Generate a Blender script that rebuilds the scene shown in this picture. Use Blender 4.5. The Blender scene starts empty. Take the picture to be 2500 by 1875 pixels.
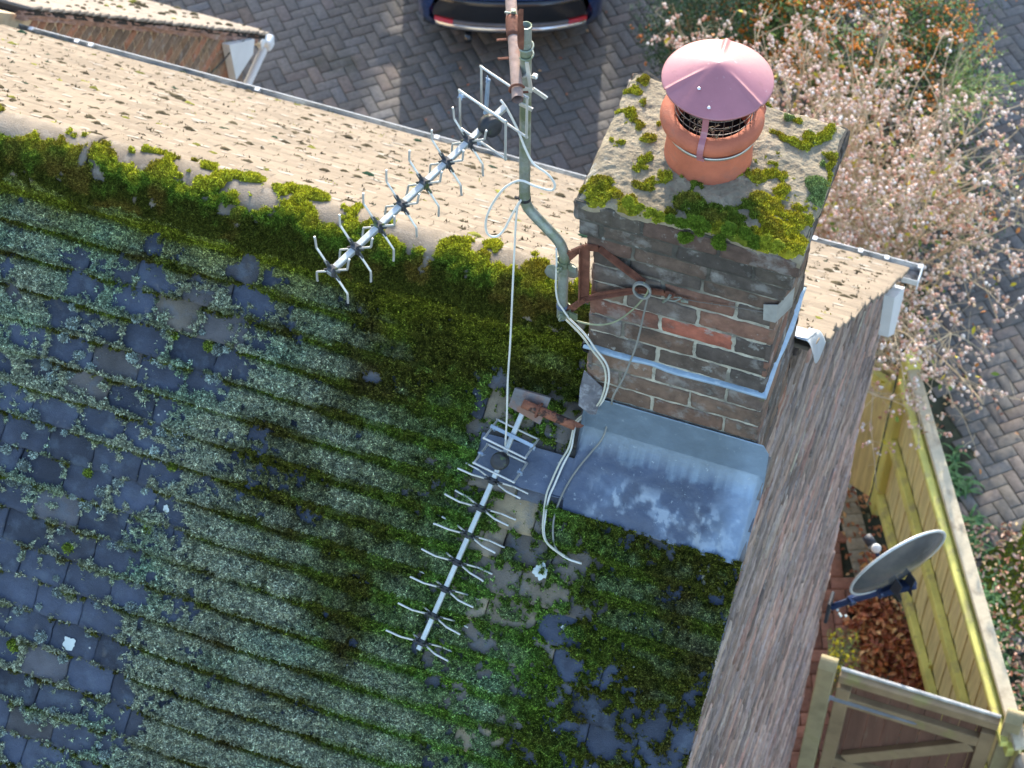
import bpy, math, random
import numpy as np
from mathutils import Matrix, Vector
random.seed(7); rng = np.random.default_rng(7)
R_ = math.radians
# ------------------------------------------------------------------ camera, light, exposure
sc = bpy.context.scene
COL = bpy.data.collections.new("scene"); sc.collection.children.link(COL)
CAM = np.array([0.6894, -4.3355, 5.8107]); YAW, PIT, ROL, FPX = -0.3293, 0.9080, 0.0169, 5793.7
def cam_axes():
    cy, sy, cp, sp = math.cos(YAW), math.sin(YAW), math.cos(PIT), math.sin(PIT)
    f = np.array([sy*cp, cy*cp, -sp]); r = np.array([cy, -sy, 0]); u = np.cross(r, f)
    cr, sr = math.cos(ROL), math.sin(ROL)
    return cr*r+sr*u, -sr*r+cr*u, f
CR, CU, CF = cam_axes()
cd = bpy.data.cameras.new("camera"); co = bpy.data.objects.new("camera", cd); COL.objects.link(co)
cd.sensor_width = 36; cd.sensor_fit = 'HORIZONTAL'; cd.lens = FPX/2500*36
cd.clip_start = 0.05; cd.clip_end = 500
m = Matrix.Identity(4)
for i in range(3):
    m[i][0] = CR[i]; m[i][1] = CU[i]; m[i][2] = -CF[i]; m[i][3] = CAM[i]
co.matrix_world = m; sc.camera = co
cd.dof.use_dof = True; cd.dof.focus_distance = 6.5; cd.dof.aperture_fstop = 8.0
SUN_EL, SUN_AZ = 21.0, math.atan2(-0.29, 0.957)
w = bpy.data.worlds.new("World"); sc.world = w; w.use_nodes = True
nt = w.node_tree; bg = nt.nodes['Background']; sk = nt.nodes.new('ShaderNodeTexSky')
sk.sky_type = 'NISHITA'; sk.sun_disc = False; sk.sun_elevation = R_(SUN_EL); sk.sun_rotation = SUN_AZ
nt.links.new(sk.outputs[0], bg.inputs[0]); bg.inputs[1].default_value = 0.15
sl = bpy.data.lights.new("sun", 'SUN'); sl.energy = 2.0; sl.angle = R_(0.5); sl.color = (1.0, 0.90, 0.76)
so = bpy.data.objects.new("sun", sl); COL.objects.link(so)
SD = Vector((math.sin(SUN_AZ)*math.cos(R_(SUN_EL)), math.cos(SUN_AZ)*math.cos(R_(SUN_EL)), math.sin(R_(SUN_EL))))
so.rotation_euler = SD.to_track_quat('Z', 'Y').to_euler()
vs = sc.view_settings; vs.view_transform = 'Standard'; vs.look = 'None'; vs.gamma = 1; vs.use_curve_mapping = False
vs.exposure = 1.98
sc.cycles.max_bounces = 6; sc.cycles.diffuse_bounces = 3

# ------------------------------------------------------------------ placing helpers
A = np.array
def at(u, v, n, d):                  # photo pixel -> point on plane n.x = d
    r = CR*((u-1250)/FPX) - CU*((v-937.5)/FPX) + CF
    n = A(n, float); t = (d-n@CAM)/(n@r); return CAM+t*r
def ax(u, v, x): return at(u, v, (1, 0, 0), x)
def ay(u, v, y): return at(u, v, (0, 1, 0), y)
def az(u, v, z): return at(u, v, (0, 0, 1), z)
RP = R_(44.0); TP, CP, SP = math.tan(RP), math.cos(RP), math.sin(RP)
RIDGE_Y, RIDGE_Z = 0.30, 0.085       # line where the two tile planes meet
NN = A([0, -SP, CP]); NFAR = A([0, SP, CP]); RID = A([0, RIDGE_Y, RIDGE_Z])
def roof(u, v, off=0.0): return at(u, v, NN, NN@RID+off)
def xs(x, s, h=0.0):                 # near slope: x along the ridge, s down the slope, h above it
    x, s, h = np.broadcast_arrays(x, s, h)
    return np.stack([x, RIDGE_Y-CP*s-SP*h, RIDGE_Z-SP*s+CP*h], -1)
def to_xs(p): q = p-RID; return p[0], -(q[1]*CP+q[2]*SP)
def xf(x, s, h=0.0):                 # far slope
    x, s, h = np.broadcast_arrays(x, s, h)
    return np.stack([x, RIDGE_Y+CP*s+SP*h, RIDGE_Z-SP*s+CP*h], -1)
G = -8.3

# ------------------------------------------------------------------ noise
def _h(ix, iy, iz, sd):
    n = (ix*374761393+iy*668265263+iz*2147483647+sd*974634777) & 0xffffffff
    n = ((n ^ (n >> 13))*1274126177) & 0xffffffff
    return ((n ^ (n >> 16)) & 0xffff)/65535.0
def vnoise(p, sd=0):
    p = np.asarray(p, float); i = np.floor(p).astype(np.int64); f = p-i; f = f*f*(3-2*f); out = 0
    for dx in (0, 1):
        for dy in (0, 1):
            for dz in (0, 1):
                wt = (f[..., 0] if dx else 1-f[..., 0])*(f[..., 1] if dy else 1-f[..., 1])*(f[..., 2] if dz else 1-f[..., 2])
                out = out+wt*_h(i[..., 0]+dx, i[..., 1]+dy, i[..., 2]+dz, sd)
    return out
def fbm(p, sc_=1.0, oct_=4, sd=0):
    p = np.asarray(p, float)*sc_; a, s, t = 1.0, 0, 0
    for o in range(oct_):
        s = s+a*vnoise(p, sd+o); t += a; a *= .5; p = p*2.03+7.1
    return s/t

# ------------------------------------------------------------------ materials
MATS = {}
def _n(nt, t, **kw):
    n = nt.nodes.new(t)
    for k, v in kw.items(): setattr(n, k, v)
    return n
def mix(nt, fac, a, b, mode='MIX'):
    n = _n(nt, 'ShaderNodeMix', data_type='RGBA', blend_type=mode)
    for i, v in ((0, fac), (6, a), (7, b)):
        if hasattr(v, 'is_linked') or hasattr(v, 'links'): nt.links.new(v, n.inputs[i])
        elif i == 0: n.inputs[0].default_value = v
        else: n.inputs[i].default_value = (*v, 1) if len(v) == 3 else v
    return n.outputs[2]
def ramp(nt, val, lo, hi):
    n = _n(nt, 'ShaderNodeMapRange'); n.inputs[1].default_value = lo; n.inputs[2].default_value = hi
    nt.links.new(val, n.inputs[0]); return n.outputs[0]
def M(name, col=(.5, .5, .5), rough=.8, metal=0, attr=False, var=.25, vscale=12, bump=.3, bscale=90, spots=(), spec=.4, stretch=None, coat=0, trans=0):
    if name in MATS: return MATS[name]
    mt = bpy.data.materials.new(name); mt.use_nodes = True; nt = mt.node_tree; b = nt.nodes['Principled BSDF']
    tc = _n(nt, 'ShaderNodeTexCoord').outputs['Object']
    if stretch:
        mp = _n(nt, 'ShaderNodeMapping'); mp.inputs['Scale'].default_value = stretch; nt.links.new(tc, mp.inputs[0]); tc = mp.outputs[0]
    def noise(s, d=5, r=.6):
        n = _n(nt, 'ShaderNodeTexNoise'); n.inputs['Scale'].default_value = s; n.inputs['Detail'].default_value = d
        n.inputs['Roughness'].default_value = r; nt.links.new(tc, n.inputs['Vector']); return n.outputs[0]
    if attr:
        a = _n(nt, 'ShaderNodeAttribute', attribute_name='Col'); c = a.outputs['Color']
    else:
        a = _n(nt, 'ShaderNodeRGB'); a.outputs[0].default_value = (*col, 1); c = a.outputs[0]
    if var:
        k = noise(vscale); g = _n(nt, 'ShaderNodeMapRange'); nt.links.new(k, g.inputs[0])
        g.inputs[1].default_value = .3; g.inputs[2].default_value = .7; g.inputs[3].default_value = 1-var; g.inputs[4].default_value = 1+var
        cb = _n(nt, 'ShaderNodeCombineColor'); [nt.links.new(g.outputs[0], cb.inputs[i]) for i in range(3)]
        c = mix(nt, 1.0, c, cb.outputs[0], 'MULTIPLY')
    for sp_ in spots:                # (scale, lo, hi, colour, strength[, 'v'])
        if len(sp_) > 5:
            vo = _n(nt, 'ShaderNodeTexVoronoi'); vo.inputs['Scale'].default_value = sp_[0]; nt.links.new(tc, vo.inputs['Vector']); k = vo.outputs[0]
        else: k = noise(sp_[0], 8, .65)
        f = ramp(nt, k, sp_[1], sp_[2]); mu = _n(nt, 'ShaderNodeMath', operation='MULTIPLY'); nt.links.new(f, mu.inputs[0]); mu.inputs[1].default_value = sp_[4]
        c = mix(nt, mu.outputs[0], c, sp_[3])
    nt.links.new(c, b.inputs['Base Color']); b.inputs['Roughness'].default_value = rough; b.inputs['Metallic'].default_value = metal
    b.inputs['Specular IOR Level'].default_value = spec; b.inputs['Coat Weight'].default_value = coat; b.inputs['Transmission Weight'].default_value = trans
    if bump:
        k = noise(bscale, 6, .7); bp = _n(nt, 'ShaderNodeBump'); bp.inputs['Strength'].default_value = bump; bp.inputs['Distance'].default_value = .01
        nt.links.new(k, bp.inputs['Height']); nt.links.new(bp.outputs[0], b.inputs['Normal'])
    MATS[name] = mt; return mt

# ------------------------------------------------------------------ objects
def tag(o, label=None, cat=None, group=None, kind=None):
    for k, v in (('label', label), ('category', cat), ('group', group), ('kind', kind)):
        if v: o[k] = v
    return o
def thing(name, label, cat, loc=(0, 0, 0), group=None, kind=None):
    o = bpy.data.objects.new(name, None); COL.objects.link(o); o.location = [float(v) for v in loc]; o.empty_display_size = .1
    return tag(o, label, cat, group, kind)
def wloc(p):
    v = np.zeros(3)
    while p is not None: v = v+A(p.location); p = p.parent
    return v
def obj(name, mb, mat, parent=None, smooth=False):
    V, F, C = mb.arrays() if isinstance(mb, MB) else mb
    V = np.asarray(V, float)
    if parent is not None: V = V-wloc(parent)
    me = bpy.data.meshes.new(name)
    if isinstance(F, np.ndarray):
        n, k = F.shape
        me.vertices.add(len(V)); me.vertices.foreach_set('co', V.astype(np.float32).ravel())
        me.loops.add(n*k); me.loops.foreach_set('vertex_index', F.astype(np.int32).ravel())
        me.polygons.add(n); me.polygons.foreach_set('loop_start', (np.arange(n)*k).astype(np.int32))
        me.update(calc_edges=True)
    else:
        me.from_pydata(V.tolist(), [], F)
    if C is not None:
        at_ = me.color_attributes.new('Col', 'FLOAT_COLOR', 'POINT')
        cc = np.ones((len(V), 4), np.float32); cc[:, :3] = C; at_.data.foreach_set('color', cc.ravel())
    me.materials.append(mat)
    if smooth: me.polygons.foreach_set('use_smooth', np.ones(len(me.polygons), bool))
    o = bpy.data.objects.new(name, me); COL.objects.link(o)
    if parent is not None: o.parent = parent
    return o
class MB:
    def __init__(s): s.v = []; s.f = []; s.c = []; s.n = 0
    def add(s, V, F, C=None):
        V = np.asarray(V, float).reshape(-1, 3); s.v.append(V)
        s.f += [tuple(int(i)+s.n for i in q) for q in F]
        s.c.append(np.broadcast_to(A((1, 1, 1) if C is None else C, float), (len(V), 3))); s.hasc = getattr(s, 'hasc', False) or C is not None
        s.n += len(V); return s
    def arrays(s): return np.concatenate(s.v), s.f, (np.concatenate(s.c) if s.hasc else None)
    def box(s, c, U, V, W, lu, lv, lw, col=None, bev=0.0):
        c, U, V, W = map(lambda q: A(q, float), (c, U, V, W)); b = bev
        P = []
        if b <= 0:
            for i in (-1, 1):
                for j in (-1, 1):
                    for k in (-1, 1): P.append(c+U*i*lu/2+V*j*lv/2+W*k*lw/2)
            return s.add(P, [(0, 1, 3, 2), (4, 6, 7, 5), (0, 4, 5, 1), (2, 3, 7, 6), (0, 2, 6, 4), (1, 5, 7, 3)], col)
        # bevelled: 24 verts
        idx = {}
        for a in range(3):
            for i in (-1, 1):
                for j in (-1, 1):
                    for k in (-1, 1):
                        e = [i*(lu/2-b), j*(lv/2-b), k*(lw/2-b)]; e[a] += (i, j, k)[a]*b
                        idx[(a, i, j, k)] = len(P); P.append(c+U*e[0]+V*e[1]+W*e[2])
        F = []
        for a in range(3):
            o1, o2 = [(1, 2), (0, 2), (0, 1)][a]
            for sg in (-1, 1):
                q = []
                for (p1, p2) in ((-1, -1), (1, -1), (1, 1), (-1, 1)):
                    t = [0, 0, 0]; t[a] = sg; t[o1] = p1; t[o2] = p2; q.append(idx[(a, *t)])
                F.append(tuple(q))
        for a, b2 in ((0, 1), (0, 2), (1, 2)):
            o = 3-a-b2
            for s1 in (-1, 1):
                for s2 in (-1, 1):
                    t = [0, 0, 0]; t[a] = s1; t[b2] = s2; t1 = list(t); t2 = list(t); t1[o] = -1; t2[o] = 1
                    F.append((idx[(a, *t1)], idx[(a, *t2)], idx[(b2, *t2)], idx[(b2, *t1)]))
        for i in (-1, 1):
            for j in (-1, 1):
                for k in (-1, 1): F.append((idx[(0, i, j, k)], idx[(1, i, j, k)], idx[(2, i, j, k)]))
        return s.add(P, F, col)
    def bar(s, p, q, w, h, up=(0, 0, 1), col=None, bev=0.0):
        p, q = A(p, float), A(q, float); d = q-p; L = np.linalg.norm(d); d /= L; up = A(up, float)
        e = np.cross(d, up); 
        if np.linalg.norm(e) < 1e-4: e = np.cross(d, A([1., 0, 0]))
        e /= np.linalg.norm(e); n = np.cross(e, d); return s.box((p+q)/2, d, e, n, L, w, h, col, bev)
    def tube(s, pts, r, seg=10, col=None, cap=True, smooth=0, flat=1.0):
        P = A(pts, float)
        if smooth and len(P) > 2:
            Q = [P[0]*2-P[1]]+list(P)+[P[-1]*2-P[-2]]; out = []
            for i in range(1, len(Q)-2):
                for t in np.linspace(0, 1, smooth, endpoint=False):
                    a, b, c, d = Q[i-1], Q[i], Q[i+1], Q[i+2]
                    out.append(.5*((2*b)+(c-a)*t+(2*a-5*b+4*c-d)*t*t+(3*b-a-3*c+d)*t**3))
            out.append(P[-1]); P = A(out)
        n = len(P); rr = np.broadcast_to(A(r, float), (n,)) if np.ndim(r) == 0 or len(np.atleast_1d(r)) == n else np.interp(np.linspace(0, 1, n), np.linspace(0, 1, len(r)), r)
        T = np.gradient(P, axis=0); T /= np.linalg.norm(T, axis=1)[:, None]+1e-12
        up = A([0, 0, 1.]) if abs(T[0][2]) < .9 else A([1., 0, 0]); e = np.cross(T[0], up); e /= np.linalg.norm(e)
        V = []; an = np.linspace(0, 2*math.pi, seg, endpoint=False)
        for i in range(n):
            e = e-T[i]*(e@T[i]); e /= np.linalg.norm(e)+1e-12; g = np.cross(T[i], e)
            V += [P[i]+rr[i]*(math.cos(a)*e+math.sin(a)*g*flat) for a in an]
        F = [(i*seg+j, i*seg+(j+1) % seg, (i+1)*seg+(j+1) % seg, (i+1)*seg+j) for i in range(n-1) for j in range(seg)]
        if cap: F += [tuple(range(seg))[::-1], tuple((n-1)*seg+j for j in range(seg))]
        return s.add(V, F, col)
    def lathe(s, prof, c, seg=48, col=None, mod=None, axis=None):
        V = []; an = np.linspace(0, 2*math.pi, seg, endpoint=False); c = A(c, float)
        E = (A([1., 0, 0]), A([0, 1., 0]), A([0, 0, 1.])) if axis is None else axis
        for k, (r, z) in enumerate(prof):
            for a in an:
                rr, zz = (r, z) if mod is None else mod(r, z, a, k)
                V.append(c+E[0]*rr*math.cos(a)+E[1]*rr*math.sin(a)+E[2]*zz)
        n = len(prof)
        F = [(i*seg+j, i*seg+(j+1) % seg, (i+1)*seg+(j+1) % seg, (i+1)*seg+j) for i in range(n-1) for j in range(seg)]
        return s.add(V, F, col)
    def grid(s, fn, nu, nv, colfn=None, thick=None):
        a, b = np.meshgrid(np.linspace(0, 1, nu+1), np.linspace(0, 1, nv+1)); V = fn(a.ravel(), b.ravel())
        F = [(j*(nu+1)+i, j*(nu+1)+i+1, (j+1)*(nu+1)+i+1, (j+1)*(nu+1)+i) for j in range(nv) for i in range(nu)]
        if thick is not None:
            k = len(V); V = np.concatenate([V, V-A(thick)]); F += [tuple(x+k for x in q[::-1]) for q in F]
            bd = [i for i in range(nu+1)]+[j*(nu+1)+nu for j in range(1, nv+1)]+[nv*(nu+1)+i for i in range(nu-1, -1, -1)]+[j*(nu+1) for j in range(nv-1, 0, -1)]
            F += [(bd[i], bd[i]+k, bd[(i+1) % len(bd)]+k, bd[(i+1) % len(bd)]) for i in range(len(bd))]
        return s.add(V, F, None if colfn is None else colfn(V))

def patches(P0, U, V, N, LU, LV, nu, nv, drop, skirt, rough, cols, camber=0.0, edge=0.0, sd=0):
    """many small slabs (bricks, tiles, pavers) as one mesh: front grid + skirt"""
    P0 = np.asarray(P0, float); n = len(P0)
    bc = lambda q: np.broadcast_to(np.asarray(q, float), (n, 3))
    U, V, N = bc(U), bc(V), bc(N); LU = np.broadcast_to(np.asarray(LU, float), (n,)); LV = np.broadcast_to(np.asarray(LV, float), (n,))
    gl = lambda m, e: np.concatenate([[0, e], np.linspace(e, 1-e, m-1)[1:-1], [1-e, 1]]) if m >= 3 else np.linspace(0, 1, m+1)
    ev = .045 if nu >= nv else .06; a, b = np.meshgrid(gl(nu, .035), gl(nv, .07)); a = a.ravel(); b = b.ravel(); k = len(a)
    bd = [i for i in range(nu+1)]+[j*(nu+1)+nu for j in range(1, nv+1)]+[nv*(nu+1)+i for i in range(nu-1, -1, -1)]+[j*(nu+1) for j in range(nv-1, 0, -1)]
    X = P0[:, None]+U[:, None]*(a[None, :]*LU[:, None])[..., None]+V[:, None]*(b[None, :]*LV[:, None])[..., None]
    isb = np.zeros(k); isb[bd] = 1
    cor = ((a == 0) | (a == 1)) & ((b == 0) | (b == 1))
    h = -drop*isb-drop*cor+camber*(1-(2*a-1)**2)
    nz = (fbm(X, 45, 3, sd)-.5)*2
    X = X+N[:, None]*(h[None, :]+nz*rough)[..., None]
    if edge:
        e = (np.stack([vnoise(X*70, sd+11), vnoise(X*70, sd+12)], -1)-.5)*2*edge
        X = X+isb[None, :, None]*(U[:, None]*e[..., :1]+V[:, None]*e[..., 1:])
    S = X[:, bd]-N[:, None]*skirt; kb = len(bd); AV = np.concatenate([X, S], 1); kk = k+kb
    Ft = [(j*(nu+1)+i, j*(nu+1)+i+1, (j+1)*(nu+1)+i+1, (j+1)*(nu+1)+i) for j in range(nv) for i in range(nu)]
    Ft += [(bd[i], k+i, k+(i+1) % kb, bd[(i+1) % kb]) for i in range(kb)]
    Ft = np.array(Ft); F = (Ft[None]+(np.arange(n)*kk)[:, None, None]).reshape(-1, 4)
    C = np.repeat(np.asarray(cols, float).reshape(n, 1, -1), kk, 1).reshape(n*kk, -1)
    return AV.reshape(-1, 3), F, C
def merge(*ms):
    V, F, C, n = [], [], [], 0
    for v, f, c in ms: V.append(v); F.append(f+n); C.append(c); n += len(v)
    return np.concatenate(V), np.concatenate(F), np.concatenate(C)
def tufts(P, N, C, L, W=.0022, k=3, spread=.9, sd=1, vlo=.6, vhi=1.5):
    """short moss shoots: k tiny triangles at each point"""
    r = np.random.default_rng(sd); n = len(P); P = np.repeat(P, k, 0); N = np.repeat(np.broadcast_to(N, (n, 3)), k, 0); C = np.repeat(C, k, 0); L = np.repeat(np.broadcast_to(L, (n,)), k)
    q = r.normal(size=P.shape); D = N*1.0+q*spread; D /= np.linalg.norm(D, axis=1)[:, None]
    s = np.cross(D, r.normal(size=P.shape)); s /= np.linalg.norm(s, axis=1)[:, None]+1e-9
    B = P+r.normal(size=P.shape)*W*1.2; ww = (W*(.6+.8*r.random(len(P))))[:, None]; LL = (L*(.5+r.random(len(P))))[:, None]
    Cj = C*(vlo+(vhi-vlo)*r.random((len(P), 1))**1.5)
    V = np.stack([B-s*ww, B+s*ww, B+D*LL], 1).reshape(-1, 3); F = np.arange(len(V)).reshape(-1, 3)
    return V, F, np.repeat(Cj, 3, 0)
def idw(px, py, ctl, pw=3.0):
    ctl = np.asarray(ctl, float); d = np.hypot(px[:, None]-ctl[None, :, 0], py[:, None]-ctl[None, :, 1])+.03
    wt = d**-pw; wt /= wt.sum(1)[:, None]; return wt@ctl[:, 2:]

ICO_V = None
def ico(sub=1):
    t = (1+5**.5)/2; V = [(-1, t, 0), (1, t, 0), (-1, -t, 0), (1, -t, 0), (0, -1, t), (0, 1, t), (0, -1, -t), (0, 1, -t), (t, 0, -1), (t, 0, 1), (-t, 0, -1), (-t, 0, 1)]
    F = [(0, 11, 5), (0, 5, 1), (0, 1, 7), (0, 7, 10), (0, 10, 11), (1, 5, 9), (5, 11, 4), (11, 10, 2), (10, 7, 6), (7, 1, 8), (3, 9, 4), (3, 4, 2), (3, 2, 6), (3, 6, 8), (3, 8, 9), (4, 9, 5), (2, 4, 11), (6, 2, 10), (8, 6, 7), (9, 8, 1)]
    V = [A(v)/np.linalg.norm(v) for v in V]
    for _ in range(sub):
        c = {}; G2 = []
        def mid(a, b):
            k = (min(a, b), max(a, b))
            if k not in c: q = V[a]+V[b]; V.append(q/np.linalg.norm(q)); c[k] = len(V)-1
            return c[k]
        for a, b, d in F:
            x, y, z = mid(a, b), mid(b, d), mid(d, a); G2 += [(a, x, z), (b, y, x), (d, z, y), (x, y, z)]
        F = G2
    return A(V), np.array(F)
def blobs(P, Rr, C, sub=0, squash=None, lump=.0, sd=0):
    v, f = ico(sub); n = len(P); Rr = np.asarray(Rr, float)
    if Rr.ndim == 1: Rr = Rr[:, None]*np.ones((1, 3))
    X = P[:, None]+v[None]*Rr[:, None]
    if lump: X = X+v[None]*((fbm(X, 60, 3, sd)-.5)*2*lump)[..., None]*Rr[:, None]
    F = (f[None]+(np.arange(n)*len(v))[:, None, None]).reshape(-1, 3)
    return X.reshape(-1, 3), F, np.repeat(C, len(v), 0)
def leaves(P, N, C, L, Wd, sd=3, fold=.25):
    """small folded leaves: 2 quads each"""
    r = np.random.default_rng(sd); n = len(P); N = np.broadcast_to(N, (n, 3)).copy(); N /= np.linalg.norm(N, axis=1)[:, None]
    t = np.cross(N, r.normal(size=(n, 3))); t /= np.linalg.norm(t, axis=1)[:, None]; b = np.cross(N, t)
    L = np.broadcast_to(L, (n,))[:, None]*(.7+.6*r.random((n, 1))); Wd = np.broadcast_to(Wd, (n,))[:, None]
    up = N*(Wd*fold)
    V = np.stack([P-t*L/2, P-t*L*.1-b*Wd/2+up, P-t*L*.1+b*Wd/2+up, P+t*L*.25-b*Wd*.4+up, P+t*L*.25+b*Wd*.4+up, P+t*L/2, P-t*L*.1, P+t*L*.25], 1)
    f = np.array([(0, 6, 1), (0, 2, 6), (1, 6, 7), (1, 7, 3), (6, 2, 4), (6, 4, 7), (3, 7, 5), (7, 4, 5)])
    F = (f[None]+(np.arange(n)*8)[:, None, None]).reshape(-1, 3)
    return V.reshape(-1, 3), F, np.repeat(C, 8, 0)
#==MAIN==
# ------------------------------------------------------------------ ground, driveway, path
ground_m = M('soil', (.07, .055, .035), .95, var=.4, vscale=6, bump=.8, bscale=40, spots=[(9, .5, .7, (.09, .12, .03), .7)])
mb = MB(); mb.grid(lambda a, b: np.stack([(a-.5)*160, 20+(b-.5)*160, np.full_like(a, G-.06)], 1), 8, 8)
tag(obj('ground', mb, ground_m), kind='structure')
def herring(xmin, xmax, ymin, ymax, ang, keep, L=.2, zt=G):
    ca, sa = math.cos(ang), math.sin(ang); P, LU, LV = [], [], []; W = L/2
    c0 = A([(xmin+xmax)/2, (ymin+ymax)/2]); R = int(max(xmax-xmin, ymax-ymin)/L)+8
    for i in range(-2*R, 2*R):
        for j in range(-R, R):
            for (bx, by, lu, lv) in ((0, 0, 2, 1), (0, 1, 1, 2)):
                x = (i+2*j+bx)*W; y = (i-2*j+by)*W
                cx, cy = x+lu*W/2, y+lv*W/2; wx, wy = c0[0]+cx*ca-cy*sa, c0[1]+cx*sa+cy*ca
                if xmin < wx < xmax and ymin < wy < ymax and keep(wx, wy):
                    P.append((c0[0]+(x+.003)*ca-(y+.003)*sa, c0[1]+(x+.003)*sa+(y+.003)*ca, zt)); LU.append(lu*W-.006); LV.append(lv*W-.006)
    P = A(P); P[:, 2] += rng.normal(size=len(P))*.0015
    return P, (ca, sa, 0), (-sa, ca, 0), LU, LV
def px_of(x, y, z=G):
    q = A([x, y, z])-CAM; d = q@CF; return 1250+FPX*(q@CR)/d, 937.5-FPX*(q@CU)/d
fence_a, fence_b = A([0.03, 5.90]), A([1.32, 3.32])
def right_of_fence(x, y):            # >0 outside the fence, metres from it
    d = fence_b-fence_a; n = A([-d[1], d[0]])/np.linalg.norm(d); return (A([x, y])-fence_a)@n
def keep_drive(x, y):
    if y < 4.9 and x < -.1: return False
    if x > -.2 and y < 7.6: return right_of_fence(x, y) > .62+.12*math.sin(y*3)
    return not (-2.6 < x < -.15 and 5.2 < y < 8.3+.2*math.sin(x*5))
P, U, V, LU, LV = herring(-7.6, 4.2, 4.6, 14.5, R_(42.5), keep_drive)
n = len(P); c = A([.138, .128, .122])*(.84+.30*rng.random((n, 1))); c = c*(1+.03*rng.normal(size=(n, 1))*A([1, .2, -.8]))*A([1, 1, .96])
pk = rng.random(n) < .22; c[pk] = c[pk]*A([1.10, 1.0, .97])
paver_m = M('block_paving', attr=True, rough=.85, var=.22, vscale=30, bump=.5, bscale=260, spots=[(2.2, .52, .70, (.10, .10, .095), .5), (38, .62, .74, (.34, .34, .33), .55), (1.3, .58, .72, (.045, .05, .03), .6), (5, .64, .72, (.03, .028, .022), .6)])
tag(obj('driveway', patches(P, U, V, (0, 0, 1), LU, LV, 4, 4, .003, .03, .0008, c, edge=.0012), paver_m), kind='structure')
# jointing sand with moss under the blocks
def bed(a, b):
    x = -7.6+a*11.8; y = 4.6+b*9.9; return np.stack([x, y, G-.010+0*x], 1)
mb = MB(); mb.grid(bed, 4, 4)
tag(obj('driveway_joint_sand', mb, M('joint_sand', (.035, .04, .022), .95, var=.5, vscale=5, bump=.5)), kind='structure')
# the garden path between wall and fence
def keep_path(x, y): return x > -1.2 and right_of_fence(x, y) < -.20 and 3.0 < y < 6.6
P, U, V, LU, LV = herring(-1.0, 1.4, 2.4, 6.6, R_(20), lambda x, y: keep_path(x, y) and right_of_fence(x, y) < -.33, zt=G+.012)
n = len(P); c = A([.25, .115, .075])*(.7+.6*rng.random((n, 1)))
ms = [patches(P, U, V, (0, 0, 1), LU, LV, 4, 4, .003, .03, .001, c, edge=.0015)]
fd = (fence_b-fence_a)/np.linalg.norm(fence_b-fence_a); fnv = A([-fd[1], fd[0]])   # points outside
Pp = []; 
for k in range(32): q = fence_a+fd*(k*.103-.3)-fnv*.30; Pp.append((q[0], q[1], G+.014))
n = len(Pp); c = A([.34, .29, .20])*(.75+.5*rng.random((n, 1)))
ms.append(patches(Pp, (*fd, 0), (*fnv, 0), (0, 0, 1), np.full(n, .099), np.full(n, .16), 4, 4, .003, .03, .001, c, edge=.0015))
tag(obj('path', merge(*ms), paver_m), kind='structure')

# ------------------------------------------------------------------ house walls
H = thing('house', 'brick house with a mossy tiled roof and a chimney at its gable end', 'house', (-2.0, .3, G))
def palette(n, dark=0.0, red=.25, sd=0):
    r = np.random.default_rng(sd); base = A([[.20, .125, .085], [.24, .13, .085], [.15, .115, .10], [.30, .12, .075], [.105, .085, .075], [.23, .17, .12]])
    p = A([.26, .2, .2, red*.5, .14, .12]); p /= p.sum(); c = base[r.choice(6, n, p=p)]*(.8+.4*r.random((n, 1)))
    return c*(1-dark)+A([.05, .045, .04])*dark
brick_m = M('old_brick', attr=True, rough=.9, var=.3, vscale=25, bump=.7, bscale=220,
            spots=[(16, .56, .66, (.42, .40, .38), .55), (75, .32, .22, (.02, .018, .015), .9), (7, .60, .70, (.045, .04, .035), .75), (90, .68, .74, (.6, .6, .58), .8)])
mortar_m = M('lime_mortar', (.42, .39, .31), .95, var=.35, vscale=20, bump=.9, bscale=160, spots=[(10, .5, .62, (.16, .15, .13), .6)])
def z_near(y): return RIDGE_Z-TP*(RIDGE_Y-y)
def z_far(y): return RIDGE_Z-TP*(y-RIDGE_Y)
# gable wall: faces +x at x = 0, y from the back to the front corner 3.3
P, LU = [], []
for k in range(-2, 112):
    z = -.075*k; zc = z+.0375
    y0 = max(-2.7, RIDGE_Y-(RIDGE_Z-zc)/TP+.03); y1 = min(3.3, RIDGE_Y+(RIDGE_Z-zc)/TP-.05)
    if zc > -.30: y0 = max(y0, .445)
    if y1 <= y0+.03: continue
    st = 3.3-(.1125 if k % 2 else 0); ys = [y1]; y = st
    while y > y0: 
        if y < y1-.03: ys.append(y)
        y -= .225
    ys.append(y0)
    for a, b in zip(ys[:-1], ys[1:]):
        if a-b > .03: P.append((0.0, b+.005, z+.005)); LU.append(a-b-.010)
n = len(P); P = A(P); c = palette(n, .05, .12, 3); c = c*.6+c.mean(0)*.4; c = (c*.7+c.mean(0)*.3)*A([1.45, 1.70, 1.95])*(.55+.9*rng.random((n, 1))); cz = np.clip(-(P[:, 2]+1)/5, 0, 1)[:, None]
c = c*(1+.25*cz*A([1, .35, .3]))
P[:, 0] += rng.normal(size=n)*.0032
gb = patches(P, (0, 1, 0), (0, 0, 1), (1, 0, 0), LU, .065, 8, 3, .004, .02, .0048, c, edge=.003, sd=5)
obj('gable_wall', gb, brick_m, H)
mb = MB(); a0 = -2.9
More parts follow.
